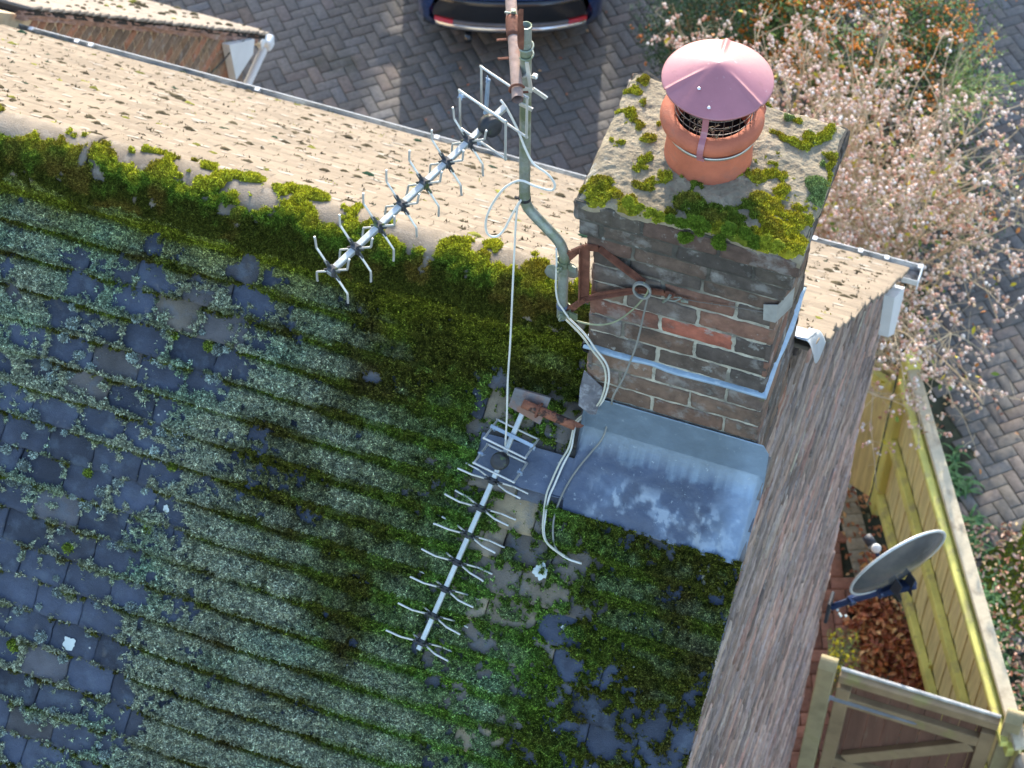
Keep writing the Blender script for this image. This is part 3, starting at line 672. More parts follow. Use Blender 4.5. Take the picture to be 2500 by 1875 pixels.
# bird guard: wire mesh cylinder
wire = M('guard_wire', (.14, .13, .13), .38, .85, var=.2, bump=0)
mb = MB(); rg = .1085; nv = 28
for i in range(nv):
    a = 2*math.pi*i/nv+.05; mb.tube([cb+A([rg*math.cos(a), rg*math.sin(a), z]) for z in (-.002, .045, .09, .138)], .00115, 5)
for z in (0.002, .027, .052, .077, .102, .127):
    mb.tube([cb+A([(rg+.0012)*math.cos(a), (rg+.0012)*math.sin(a), z]) for a in np.linspace(0, 2*math.pi, 73)], .00115, 5, cap=False)
obj('bird_guard', mb, wire, COW, True)
for j, a in enumerate((R_(-88), R_(-88+122), R_(-88-122))):
    d = A([math.cos(a), math.sin(a), 0]); t_ = A([-math.sin(a), math.cos(a), 0]); mb = MB()
    pr = [(.111, .130), (.111, .05), (.113, .036), (.124, .0235), (.138, .0150), (.1465, .001), (.1495, -.012), (.1470, -.030), (.136, -.045), (.1265, -.053), (.1255, -.064)]
    def fn(a_, b_, pr=pr, d=d, t_=t_):
        k = b_*(len(pr)-1); i = np.minimum(k.astype(int), len(pr)-2); f = (k-i)[:, None]; p = A(pr); q = p[i]*(1-f)+p[i+1]*f
        return cb+d*(q[:, :1]+.0015)+t_*((a_-.5)*.0175)[:, None]+A([0, 0, 1.])*q[:, 1:]
    mb.grid(fn, 3, 27, thick=d*.002)
    mb.box(cb+d*.128+A([0, 0, -.0555]), d, t_, (0, 0, 1), .006, .021, .009, bev=.001)
    obj('strap_leg', mb, plum, COW)
mb = MB(); mb.lathe([(.1235, -.0600), (.1252, -.0600), (.1256, -.056), (.1252, -.0515), (.1235, -.0515)], cb, 96)
obj('steel_band', mb, M('steel_band', (.55, .54, .50), .4, .7, var=.15, bump=.05), COW, True)
# twigs caught in the guard
mb = MB()
for i in range(46):
    a = R_(random.uniform(-135, -60)); r1 = random.uniform(.05, .1); p = cb+A([r1*math.cos(a), r1*math.sin(a), random.uniform(-.01, .03+.06*(a < R_(-100)))]); q = p+A([random.uniform(-.03, .03), random.uniform(-.02, .02), random.uniform(-.012, .03)])
    mb.tube([p, (p+q)/2+rng.normal(size=3)*.006, q], .0007, 4, smooth=4)
tag(obj('caught_twigs', mb, M('dry_twig', (.30, .26, .18), .9, bump=0)), 'tangle of dry twigs caught inside the wire bird guard of the cowl', 'twigs', kind='stuff')

# ------------------------------------------------------------------ wall bracket, mast
rust = M('rust', (.17, .065, .04), .85, .1, var=.35, vscale=30, bump=.6, bscale=200, spots=[(18, .52, .64, (.28, .12, .075), .7), (50, .62, .7, (.09, .04, .03), .7)])
galv = M('galvanised', (.30, .33, .30), .5, .55, var=.2, vscale=20, bump=.3, bscale=120, spots=[(9, .46, .58, (.17, .21, .10), .75), (45, .60, .68, (.42, .45, .42), .6)])
alu = M('dull_aluminium', (.42, .45, .45), .42, .6, var=.15, vscale=25, bump=.15, bscale=160, spots=[(35, .62, .70, (.30, .34, .26), .6)])
white_cable = M('white_cable', (.62, .62, .58), .5, var=.12, vscale=12, bump=.05, spots=[(22, .58, .68, (.38, .40, .30), .5)])
grey_cable = M('grey_cable', (.22, .22, .20), .6, var=.2, vscale=12, bump=.05)
black = M('black_plastic', (.025, .026, .03), .5, var=.3, vscale=40, bump=.2, spots=[(30, .56, .66, (.10, .16, .03), .75)])
YM = -.035
BR = thing('chimney_bracket', 'rusty lashing bracket holding the aerial mast against the left corner of the chimney', 'bracket', (-.56, -.03, .45))
bx = lambda u, v, y=-.022: ay(u, v, y)
mb = MB()
pu = [bx(1381, 632, YM), bx(1400, 616, YM), bx(1430, 603), bx(1463, 607, -.020), bx(1500, 637, -.020), bx(1540, 668, -.018), bx(1571, 688, -.016)]
for a, b in zip(pu[:-1], pu[1:]): mb.bar(a, b, .006, .030, up=(0, -.2, 1))
mb.bar(bx(1463, 607, -.030), bx(1571, 688, -.022), .020, .004, up=(0, -.2, 1))
obj('upper_arm', mb, rust, BR)
mb = MB(); pu = [bx(1384, 762, YM), bx(1401, 748, YM), bx(1428, 731), bx(1470, 720, -.020), bx(1520, 712, -.019), bx(1560, 709, -.017), bx(1595, 711, -.015), bx(1622, 715, -.014), bx(1645, 724, -.012)]
for a, b in zip(pu[:-1], pu[1:]): mb.bar(a, b, .006, .026, up=(0, -.2, 1))
mb.bar(bx(1428, 731, -.03), bx(1560, 709, -.024), .018, .004, up=(0, -.2, 1))
obj('lower_arm', mb, rust, BR)
mb = MB(); mb.bar(bx(1428, 604), bx(1426, 736), .030, .006, up=(0, 1, 0)); mb.bar(bx(1417, 604, -.03), bx(1415, 736, -.03), .004, .018, up=(0, 1, 0)); obj('upright', mb, rust, BR)
for (u, v) in ((1375, 640), (1378, 756)):
    mb = MB(); c_ = ay(u, v, YM); mb.lathe([(.0175, -.012), (.0205, -.012), (.0205, .012), (.0175, .012)], c_, 24); mb.bar(c_+A([.02, -.012, 0]), c_+A([.045, -.016, 0]), .006, .024)
    mb.tube([c_+A([0, -.019, .0]), c_+A([0, -.045, .0])], .0045, 8); mb.lathe([(.0, .004), (.009, .004), (.009, -.004), (0, -.004)], c_+A([0, -.030, 0]), 6, axis=(A([1., 0, 0]), A([0, 0, 1.]), A([0, 1., 0])))
    obj('mast_clamp', mb, galv, BR)
# lashing wire to the corner plate
LW = thing('lashing_wire', 'thin lashing wire with tensioner hook running along the chimney face to a corner plate', 'wire', ay(1720, 745, -.008))
mb = MB(); mb.tube([bx(1645, 724, -.014), bx(1700, 736, -.010), bx(1800, 751, -.008), bx(1893, 767, -.010)], .0014, 6); obj('wire', mb, M('old_wire', (.16, .15, .14), .5, .6), LW)
mb = MB(); mb.tube([bx(1619, 737, -.012), bx(1630, 730, -.02), bx(1637, 720, -.02)], .0045, 8); mb.tube([bx(1632, 731, -.014), bx(1645, 735, -.018), bx(1658, 731, -.016), bx(1663, 727, -.014), bx(1650, 726, -.012), bx(1636, 728, -.012)], .0022, 6, smooth=4)
for i in range(11): c_ = bx(1664+i*1.6, 731+i*.25, -.012); mb.tube([c_+A([0, -.004, .004]), c_+A([0.001, -.005, -.006])], .0016, 5)
obj('tensioner', mb, galv, LW)
cpm = M('grey_plate', (.36, .36, .34), .6, .3, var=.2, vscale=20, bump=.3)
mb = poly([bx(1864, 744, -.012), bx(1899, 745, -.014), bx(1893, 788, -.014), bx(1863, 781, -.012)], .003, (0, -1, 0))
p1, p2 = bx(1899, 745, -.014), bx(1893, 788, -.014); p3, p4 = p2+A([.03, .065, .01]), p1+A([.03, .065, .02]); mb.add([p1, p4, p3, p2], [(0, 1, 2, 3)])
p1 = A([.006, -.014, p1[2]]); obj('corner_plate', mb, cpm, LW)
# mast
MA = thing('aerial_mast', 'galvanised swan necked aerial mast streaked with green algae beside the chimney', 'mast', ay(1372, 770, YM))
mp = [ay(1372, 772, YM), ay(1374, 700, YM), ay(1376, 655, YM), ay(1377, 622, YM), ay(1366, 592, YM), ay(1340, 562, YM), ay(1300, 520, YM), ay(1285, 498, YM), ay(1281, 470, YM), ay(1281, 440, YM), ay(1283, 250, YM), ay(1284, 62, YM)]
mb = MB(); P = mp
def resample(P, k=7):
    Q = [P[0]*2-P[1]]+list(P)+[P[-1]*2-P[-2]]; out = []
    for i in range(1, len(Q)-2):
        for t in np.linspace(0, 1, k, endpoint=False):
            a, b, c, d = Q[i-1], Q[i], Q[i+1], Q[i+2]; out.append(.5*((2*b)+(c-a)*t+(2*a-5*b+4*c-d)*t*t+(3*b-a-3*c+d)*t**3))
    return out+[P[-1]]
mp_s = resample(P, 6); mb.tube(mp_s, .0158, 22, cap=False)
top = mp_s[-1]; mb.lathe([(.0158, 0), (.0125, .0006), (.0125, -.08), (0, -.08)], top, 22); obj('mast_tube', mb, galv, MA, True)
mb = MB(); e_ = ay(1281, 484, YM); mb.lathe([(.0166, -.006), (.0178, -.005), (.0178, .005), (.0166, .006)], e_, 20); mb.bar(e_+A([-.016, -.006, .0]), e_+A([-.026, -.01, .006]), .006, .006); obj('tape_band', mb, black, MA)
mb = MB(); mb.lathe([(.0163, -.008), (.0175, -.007), (.0175, .006), (.0163, .007)], ay(1373, 745, YM), 20); obj('tape_band', mb, M('blue_tape', (.10, .13, .20), .6), MA, True); mb = MB(); mb.lathe([(0, -.008), (.013, -.008), (.015, 0), (.013, .012)], mp_s[0], 14); obj('end_cap', mb, M('blue_tape'), MA, True)
# earlobe shaped plates behind the lower stub
for sgn, (u, v) in ((-1, (1352, 660)), (1, (1392, 655))):
    c_ = ay(u, v, YM+.03); mb = MB(); mb.lathe([(.0, .0), (.020, .001), (.024, .0), (.020, -.003), (0, -.003)], c_, 20, mod=lambda r, z, a, k: (r*(1+.75*max(0, -math.sin(a))), z), axis=(A([1., 0, 0]), A([0, 0, 1.]), A([0, -1., 0]))); obj('clamp_plate', mb, galv, MA, True)
# gutter style hook and clamps on the mast head
mb = MB(); c_ = ay(1272, 62, YM-.005)
hook = [ay(1278, 22, YM-.02), ay(1268, 22, YM-.03), ay(1264, 34, YM-.03), ay(1265, 52, YM-.03), ay(1270, 62, YM-.03), ay(1280, 63, YM-.02)]
V = []; 
hk = resample(hook, 5)
for p in hk: V += [p, p+A([0, 0, -.085])]
mb.add(V, [(2*i, 2*i+1, 2*i+3, 2*i+2) for i in range(len(hk)-1)])
obj('rusty_clamp_channel', mb, rust, MA)
for (u, v) in ((1284, 112), (1284, 132)):
    c_ = ay(u, v, YM); mb = MB(); mb.tube([c_+A([.0195*math.cos(a), .0195*math.sin(a), .004*math.sin(a)]) for a in np.linspace(-2.2, 2.4, 16)], .003, 7); obj('u_bolt', mb, galv, MA, True)
# aerial clamp: bars and wing nut under the mast head
pmt = M('pale_metal', (.60, .58, .52), .5, .5)
for a_, b_, w_, h_ in (((1286, 152, -.03), (1296, 218, -.03), .010, .004), ((1300, 216, -.02), (1335, 240, -.02), .012, .005), ((1278, 216, -.035), (1300, 222, -.03), .012, .005), ((1268, 252, -.02), (1300, 268, -.02), .012, .005)):
    mb = MB(); mb.bar(ay(a_[0], a_[1], YM+a_[2]), ay(b_[0], b_[1], YM+b_[2]), w_, h_, up=(0, -1, 0)); obj('clamp_bar', mb, pmt, MA)
mb = MB(); mb.box(ay(1306, 186, YM-.02), (1, 0, 0), (0, 1, 0), (0, 0, 1), .014, .014, .012, bev=.002); mb.tube([ay(1290, 184, YM), ay(1310, 190, YM-.03)], .003, 6); obj('clamp_nut', mb, pmt, MA)
mb = MB(); mb.box(ay(1280, 185, YM-.022), (.8, 0, .6), (0, 1, 0), (-.6, 0, .8), .034, .014, .005); obj('clamp_bar', mb, pmt, MA)
# rusted pipe clamped across the mast head
RPI = thing('rusted_pipe', 'rusted brown pipe clamped across the top of the aerial mast, open end down', 'pipe', ay(1265, 245, -.10))
e0 = ay(1264, 243, -.15); dr = ay(1247, 0, .19)-e0; dr /= np.linalg.norm(dr)
pale_rust = M('pale_rust', (.33, .235, .20), .75, .2, var=.25, vscale=25, bump=.5, bscale=150, spots=[(16, .54, .64, (.30, .15, .10), .8), (30, .33, .27, (.03, .025, .025), .9)])
mb = MB(); L_ = .48
mb.tube([e0+dr*t for t in np.linspace(0, L_, 10)], .0155, 24, cap=False); mb.tube([e0+dr*t for t in np.linspace(0.001, .2, 4)], .0132, 24, cap=False)
obj('pipe_wall', mb, pale_rust, RPI, True)
mb = MB(); mb.tube([e0+dr*t for t in np.linspace(.225, .30, 6)], [.0175, .0185, .0188, .0188, .0184, .0172], 24); mb.lathe([(0, 0), (.0130, 0)], e0+dr*.18, 20, axis=(np.cross(dr, A([0, 0, 1.])), np.cross(np.cross(dr, A([0, 0, 1.])), dr), dr)); obj('rust_sleeve', mb, rust, RPI, True)
ee = np.cross(dr, A([0, 0, 1.])); ee /= np.linalg.norm(ee); uu = np.cross(ee, dr)
for t in (.225, .155): c_ = e0+dr*t; mb = MB(); mb.bar(c_-ee*.013-uu*.004, c_-ee*.045-uu*.006, .007, .004); obj('clamp_tab', mb, rust, RPI)
mb = MB(); c_ = e0+dr*.305; mb.tube([c_+ee*.012+uu*.01, c_-ee*.02+uu*.018], .003, 6); mb.box(c_+ee*.004+uu*.02, ee, dr, uu, .012, .012, .010); obj('clamp_bolt', mb, galv, RPI)
mb = MB(); mb.tube([e0+dr*.035+(ee*math.cos(a)+uu*math.sin(a))*.020 for a in np.linspace(.4, 3.6, 14)]+[e0+dr*.035+ee*.03-uu*.01], .0035, 7); obj('u_bolt', mb, rust, RPI)

# ------------------------------------------------------------------ yagi aerials
def yagi(root, tip, tail, up, nD, d0, dstep, rodlen, kind, loops, box_at, els, spread, ps=1, qs=1, clipm=None, rs=.0031, lp=None, tl=0):
    """boom from tail to tip; up = direction p of the bent rods, q across"""
    f = tip-tail; L = np.linalg.norm(f); f /= L; p = up-f*(up@f); p /= np.linalg.norm(p); q = np.cross(f, p)
    mb = MB(); mb.bar(tail, tip, .0165, .0165, up=p, bev=.002); obj('boom', mb, alu, root)
    for i in range(nD):
        c_ = tail+f*(d0+dstep*i)
        mb = MB(); mb.box(c_, f, p, q, .022, .024, .024, bev=.003)
        for sp in (-1, 1):
            for sq in (-1, 1):
                a_ = c_+p*sp*.008+q*sq*.008; b_ = c_+(p*sp*spread[0]*.42+q*sq*spread[1]*.42); mb.bar(a_, b_, .016, .0035, up=f)
        dn = obj('director', mb, clipm or black, root)
        for sp in (-1, 1):
            for sq in (-1, 1):
                r1 = c_+p*sp*spread[0]*.30+q*sq*spread[1]*.30; r2 = c_+p*sp*spread[0]+q*sq*spread[1]; r3 = r2+p*sp*rodlen+q*sq*.002; j_ = rng.normal(size=3)*.002
                mr = MB(); mr.tube([r1, r1*.2+r2*.8, r2*.9+r1*.1, r2*.93+r3*.07, r2*.2+r3*.8+j_*.5, r3+j_], rs, 7, smooth=3); obj('rod', mr, M('rod_metal', (.60, .60, .57), .38, .5, var=.12, bump=0), dn, True)
    for (t, wq, hp, sh) in loops:
        c_ = tail+f*t; mb = MB(); pl2 = p if lp is None else lp; q1 = [(1, -.9), (1, .9), (1, 1), (.9, 1), (-.9, 1), (-1, 1), (-1, .9), (-1, -.9), (-1, -1), (-.9, -1), (.9, -1), (1, -1)]
        P = [c_+q*wq*a+pl2*(hp*b+sh)-f*tl*a for a, b in q1]
        if els: P = P[0:8]
        else: P.append(P[0])
        mb.tube(P, .0036, 8, smooth=2); obj('loop_element', mb, M('rod_metal'), root, True)
    return f, p, q
UA = thing('aerial', 'upper television aerial on the chimney mast with seven bent cross elements above the ridge', 'aerial', ay(1290, 225, YM))

dmp = M('director_clip', (.05, .052, .058), .5, var=.3, vscale=40, bump=.2, spots=[(30, .56, .66, (.16, .22, .04), .6)])
zb = 1.24; t0 = az(1232, 262, zb+.02); t1 = az(803, 668, zb-.02)
cs_ = [az(u, v, zb) for u, v in ((816, 654), (1141, 352))]; stp = np.linalg.norm(cs_[1]-cs_[0])/6; L_ = np.linalg.norm(t1-t0); dl = L_-.012
f, p, q = yagi(UA, t1, t0, A([.10, -.03, 1.]), 7, dl-6*stp, stp, .043, 'upper', [(dl-6*stp-.060, .078, .070, .012), (dl-6*stp-.150, .078, .074, .022)], 0, False, (.055, .052), clipm=dmp, lp=A([0, 0, 1.]))
def puck(root, c_, axn, r=.027, h=.036):
    axn = axn/np.linalg.norm(axn); e = np.cross(axn, A([0, .3, 1.])); e /= np.linalg.norm(e); g = np.cross(axn, e); mb = MB()
    mb.lathe([(0, -h/2), (r*1.08, -h/2), (r*1.08, 0), (r, .001), (r, h/2-.003), (r-.003, h/2), (.3*r, h/2-.001), (0, h/2-.001)], c_, 30, axis=(e, g, axn)); return obj('junction_box', mb, black, root, True)
puck(UA, t0+f*(dl-6*stp-.065)-q*.022+p*.022, -q*.85+A([0, -.3, .4]))
for (tt, sq, sp) in ((-.060, 1, 1), (-.060, .1, -1), (-.150, .75, 1), (-.150, .75, -1)):
    c_ = t0+f*(dl-6*stp+tt)+q*.078*sq+p*.072*sp; mb = MB()
    for k in range(5): d = rng.normal(size=3); d /= np.linalg.norm(d); mb.tube([c_-d*.004, c_+d*.012], .0014, 5)
    mb.box(c_, q, p, f, .014, .009, .008, bev=.002); obj('cable_tie_knot', mb, M('blue_grey_tape', (.26, .33, .42), .6, bump=.2), UA)
mb = MB(); c_ = t0+f*(dl-6*stp-.150)+q*.0585; mb.bar(c_+p*.072, c_-p*.072, .010, .006, up=f); obj('dipole_strut', mb, M('blue_grey_tape'), UA)
# lower aerial hanging loose against the tiles
LA = thing('aerial', 'broken lower television aerial lying loose on the mossy tiles below the chimney', 'aerial', roof(1150, 1290, .05))
b0, b1 = roof(1276, 1008, .10), roof(1022, 1586, .070)
dp = [(1201, 1169), (1182, 1223), (1154, 1280), (1125, 1346), (1091, 1420), (1061, 1496), (1029, 1568)]
fb = (b1-b0)/np.linalg.norm(b1-b0); ts = [(roof(u, v, .075)-b0)@fb for u, v in dp]; stp2 = (ts[-1]-ts[0])/6
pu = A([-1., 0, 0]); pu = pu-fb*(pu@fb); pu /= np.linalg.norm(pu)
lt = [(roof(1252, 1070, .08)-b0)@fb, (roof(1222, 1128, .08)-b0)@fb]
f2, p2, q2 = yagi(LA, b1, b0, pu, 7, ts[0], stp2, .050, 'lower', [(lt[0], .046, .072, 0), (lt[1], .046, .070, 0)], 0, False, (.062, .050), clipm=black, rs=.0034, tl=.026)
qn = q2 if q2@NN > 0 else -q2
puck(LA, b0+f2*(lt[1]-.012)+qn*.034, qn, .0265, .034)
for i, t in enumerate(lt):
    for s_ in (-1, 1):
        c_ = b0+f2*t+p2*.068*s_-qn*.03*(1-i); mb = MB()
        for k in range(5): d = rng.normal(size=3); d /= np.linalg.norm(d); mb.tube([c_-d*.004, c_+d*.013], .0022, 5)
        mb.box(c_, q2, p2, f2, .012, .018, .012, bev=.003); obj('cable_tie_knot', mb, M('blue_grey_tape'), LA)
mb = MB(); c_ = b0+f2*(lt[0]-.012)+qn*.012; mb.bar(c_-p2*.075, c_+p2*.075, .011, .005, up=qn); obj('dipole_strut', mb, M('blue_grey_tape'), LA)
# its corroded mounting plate with the stub of pipe
PL = thing('mounting_plate', 'rusty channel plate with a corroded stub of pipe on the lower aerial', 'bracket', roof(1300, 985, .12))
mpm = M('rusted_plate', (.16, .16, .17), .55, .5, var=.2, vscale=14, bump=.3, bscale=120, spots=[(9, .44, .56, (.22, .115, .075), .85), (50, .60, .68, (.35, .28, .24), .6)])
c4 = [roof(1256, 949, .15), roof(1344, 974, .15), roof(1318, 1037, .13), roof(1241, 992, .13)]
mb = poly(c4, .003, NN)
for a, b in ((0, 1), (3, 2)):
    q_ = [c4[a], c4[b], c4[b]-NN*.035, c4[a]-NN*.035]; mb.add(q_+[x_+A([0, .002, .002]) for x_ in q_], [(0, 1, 2, 3), (7, 6, 5, 4), (0, 4, 5, 1)])
obj('channel_plate', mb, mpm, PL)
mb = MB(); r0, r1 = roof(1276, 985, .17), roof(1404, 1040, .12); dd = (r1-r0)/np.linalg.norm(r1-r0); Ls_ = np.linalg.norm(r1-r0)
mb.tube([r0+dd*t*Ls_ for t in np.linspace(0, 1, 14)], [.0145]*14, 20, cap=True); 
obj('corroded_pipe', mb, M('flaking_rust', (.27, .105, .06), .8, .1, var=.3, vscale=24, bump=.8, bscale=120, spots=[(13, .57, .62, (.03, .02, .018), .95), (7, .6, .7, (.25, .27, .22), .6)]), PL, True)
mb = MB(); c_ = r0+dd*.055; ee = np.cross(dd, NN); ee /= np.linalg.norm(ee); mb.tube([c_+(ee*math.cos(a)+NN*math.sin(a))*.022 for a in np.linspace(-.9, math.pi+.9, 18)], .0042, 8); obj('u_bolt', mb, rust, PL, True)
mb = MB(); c_ = r1-dd*.006+NN*.010; mb.add([c_-ee*.006, c_+dd*.014+NN*.012, c_+dd*.03+NN*.012-ee*.006, c_+dd*.032-NN*.004-ee*.014, c_-ee*.016-NN*.004], [(0, 1, 2, 3, 4)]); obj('torn_flake', mb, MATS['flaking_rust'], PL)

# ------------------------------------------------------------------ cables
def cable(label, pts, r, mat, nm='cable'):
    mb = MB(); mb.tube(pts, r, 8, smooth=6); return tag(obj(nm, mb, mat, None, True), label, 'cable')
yF = -.03
P = [ay(u, v, yF) for u, v in ((1222, 244), (1242, 259), (1271, 301), (1293, 342), (1315, 373), (1347, 392), (1363, 408), (1369, 424), (1359, 434), (1321, 424), (1290, 411), (1268, 415), (1242, 433), (1217, 468), (1203, 500), (1200, 527), (1206, 547), (1222, 555), (1238, 545), (1254, 516), (1272, 486))]
for i, q_ in enumerate(P): q_[1] -= .05*math.sin(min(1, i/6)*math.pi/2)*(1-max(0, (i-14)/6)**2) if i else 0
cable('white cable looping from the upper aerial round to the bend of the mast', P, .0034, white_cable)
P = [ay(1272, 488, YM-.02), ay(1262, 513, YM-.025), ay(1257, 590, YM-.03), ay(1251, 716, YM-.06)]; e_ = roof(1233, 1089, .10); p3 = P[-1]
P += [p3*(1-t)+e_*t+A([.0015*math.sin(t*9), 0, 0]) for t in (.3, .55, .8, 1)]
cable('thin white cable dropping straight down from the mast to the lower aerial', P, .0031, white_cable)
def run(fl, rf, dy=0.0, up=.012):
    return [ay(u, v, -.022+dy) for u, v in fl]+[roof(u, v, up_) for (u, v, up_) in rf]
fl = [(1378, 766), (1426, 814), (1454, 852), (1480, 887), (1487, 918), (1482, 953), (1468, 984)]
rf = [(1440, 1008, .085), (1410, 1030, .06), (1402, 1055, .055), (1394, 1096, .05), (1375, 1134, .048), (1353, 1185, .045), (1340, 1216, .045), (1331, 1264, .045), (1328, 1299, .045), (1337, 1327, .045), (1363, 1349, .045), (1388, 1365, .042), (1420, 1376, .03)]
cable('pair of white cable, outer strand curving down the chimney corner onto the tiles', run(fl, rf), .0034, white_cable)
cable('inner white cable strand running beside the outer one down the chimney corner', run([(u-8, v+3) for u, v in fl], [(u-6+3*math.sin(i), v-2-i*.5, h_+.004) for i, (u, v, h_) in enumerate(rf[:-1])], -.006), .0032, M('cream_cable', (.50, .49, .40), .5, bump=.05, var=.15))
fl = [(1584, 712), (1572, 766), (1557, 830), (1541, 877), (1521, 925), (1497, 968)]
rf = [(1490, 1004, .085), (1473, 1065, .055), (1445, 1102, .05), (1416, 1137, .048), (1388, 1178, .045), (1366, 1223, .045), (1353, 1264, .045), (1350, 1299, .045), (1353, 1327, .045), (1363, 1347, .047), (1385, 1361, .045)]
cable('dark grey cable hanging from the coil on the bracket down over the lead sheet', run(fl, rf, -.012), .0031, grey_cable)
cable('short grey green cable sagging between the mast foot and the coil', [ay(u, v, yF-.01) for u, v in ((1391, 770), (1413, 785), (1461, 793), (1502, 785), (1540, 760), (1571, 728), (1583, 706), (1571, 690))], .0029, M('algae_cable', (.26, .28, .17), .6, bump=.1, var=.25))
cable('pale cable strip running up beside the lower part of the mast', [ay(u, v, YM-.02) for u, v in ((1388, 775), (1372, 752), (1362, 735), (1357, 700), (1359, 640), (1358, 606))], .0030, white_cable)
mb = MB(); c_ = ay(1567, 707, -.038)
for k in range(3): mb.tube([c_+A([.0255*math.cos(a)+.001*k, -.003*k, .031*math.sin(a)]) for a in np.linspace(0, 2*math.pi, 26)], .0036, 8)
tag(obj('cable_coil', mb, grey_cable, None, True), 'small grey coil of cable hung where the two rusty bracket arms meet', 'cable coil')

# ------------------------------------------------------------------ moss on the near slope
def tile_h(x, s):
    k = (s-S0)/GA; return TH+TH*(k-np.floor(k))
def moss_fields(x, s, k=None):
    """thickness (m) and colour of the moss at roof coordinates"""
    cmap = idw(x, s, ctl, 3.2); dens, frost, bright, tan_ = cmap.T
    P = np.stack([x, s, 0*x], 1); fr = ((s-S0)/GA) % 1.0; row = np.floor((s-S0)/GA).astype(int)
    tail = np.maximum(np.exp(-((1-fr)/.14)**2), np.exp(-(fr/.16)**2)); below = np.exp(-(fr/.22)**2)
    off = np.where(row % 2 == 0, 0, TW/2); ux = ((x-.045+off)/TW) % 1.0; perp = np.exp(-(np.minimum(ux, 1-ux)*TW/.011)**2)
    n1 = fbm(P, 9, 4, 31); n2 = fbm(P, 28, 4, 41); n3 = fbm(P, 75, 3, 51)
    nn = (n1-.5)*1.15+(n2-.5)*1.0+(n3-.5)*.9
    lowd = np.clip((.62-dens)*5, 0, 1)*frost; jn = fbm(P, 6, 3, 62); jb = .30*tail+.22*perp*(fbm(P, 12, 2, 61)+.25)+lowd*(.24*tail*(.3+1.4*jn)+.30*perp*(jn > .46))
    m_ = (dens-.62-.06*frost*(dens < .6))*1.35+nn*1.0+(fbm(P, 3.3, 3, 97)-.5)*.35+jb*(1.15-.6*np.clip(dens, 0, 1))
    # ridge band: thick cushions hanging from the ridge down over the first courses
    rb = np.clip(1-(s-.04)/.30, 0, 1); m_ = m_+rb*.55*(fbm(P, 5, 3, 71)*1.2-.25)*(x < -.56)
    th = np.clip(m_, -.3, .75)
    h = np.where(th > 0, .004+.034*np.abs(th)**.75*(.8+.5*n2), th*.05)
    h = h+.006*(n3-.5)*(th > 0)
    # colours (base colours of the plants)
    olive = A([.092, .098, .014]); mid = A([.115, .21, .024]); brt = A([.17, .32, .065]); yel = A([.30, .31, .022]); fro = A([.40, .43, .31]); fro2 = A([.24, .30, .16]); brn = A([.075, .055, .018])
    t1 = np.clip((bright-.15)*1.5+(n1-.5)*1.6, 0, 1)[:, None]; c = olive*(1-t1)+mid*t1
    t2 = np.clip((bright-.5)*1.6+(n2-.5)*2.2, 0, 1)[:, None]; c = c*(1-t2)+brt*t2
    tb = np.clip((fbm(P, 7, 3, 81)-.52)*4*(1-bright), 0, .7)[:, None]; c = c*(1-tb)+brn*tb
    # frosted shoots grow on the exposed part of each tile, less of their colour in the step under the tail
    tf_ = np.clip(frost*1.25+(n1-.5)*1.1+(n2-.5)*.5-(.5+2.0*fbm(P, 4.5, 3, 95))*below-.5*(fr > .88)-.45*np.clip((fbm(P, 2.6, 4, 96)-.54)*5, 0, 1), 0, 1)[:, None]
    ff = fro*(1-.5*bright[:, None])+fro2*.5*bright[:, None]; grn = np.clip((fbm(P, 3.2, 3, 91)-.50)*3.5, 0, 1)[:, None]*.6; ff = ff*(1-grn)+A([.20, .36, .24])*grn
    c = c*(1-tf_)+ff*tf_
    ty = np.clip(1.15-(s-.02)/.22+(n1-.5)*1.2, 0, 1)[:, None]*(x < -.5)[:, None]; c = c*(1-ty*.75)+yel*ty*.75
    return h, c, tf_[:, 0], th
apr = [to_xs(roof(u, v, .04)) for u, v in ((1243, 1050), (1400, 1178))]
def covered(x, s):                   # under the stack, the apron or the saddle
    xa = (x > -.86) & (x < -.56) & (s > .485) & (s < .655); xb = (x > -.57) & (s > -.1) & (s < .665)
    return xa | xb
gx0, gx1, gs0, gs1, gd = -3.75, .045, .02, 4.2, .0075
nx, ns = int((gx1-gx0)/gd), int((gs1-gs0)/gd); xx, ss = np.meshgrid(np.linspace(gx0, gx1, nx), np.linspace(gs0, gs1, ns)); x = xx.ravel(); s = ss.ravel()
def vis(x, s, mgn=60):
    p = xs(x, s, .02)-CAM; d = p@CF; u = 1250+FPX*(p@CR)/d; v = 937.5-FPX*(p@CU)/d
    return (u > -mgn*2) & (u < 2500+mgn) & (v > -mgn) & (v < 1875+mgn*2.5)
vm = vis(x, s)
h = np.full(len(x), -.02); c = np.full((len(x), 3), .1); th = np.full(len(x), -1.0)
hv, cv, tv, tt = moss_fields(x[vm], s[vm]); h[vm] = hv; c[vm] = cv; th[vm] = tt; h[covered(x, s)] = -.02
top = tile_h(x, s); sm = np.where(h > 0, top, top-.006); V = xs(x, s, sm+h)
q = np.arange(nx*ns).reshape(ns, nx); F = np.stack([q[:-1, :-1], q[:-1, 1:], q[1:, 1:], q[1:, :-1]], -1).reshape(-1, 4); ok = (h[F] > -.004).any(1); F = F[ok]
used = np.unique(F); mp_ = np.full(len(V), -1); mp_[used] = np.arange(len(used))
cush = (V[used], mp_[F], c[used]*.42)
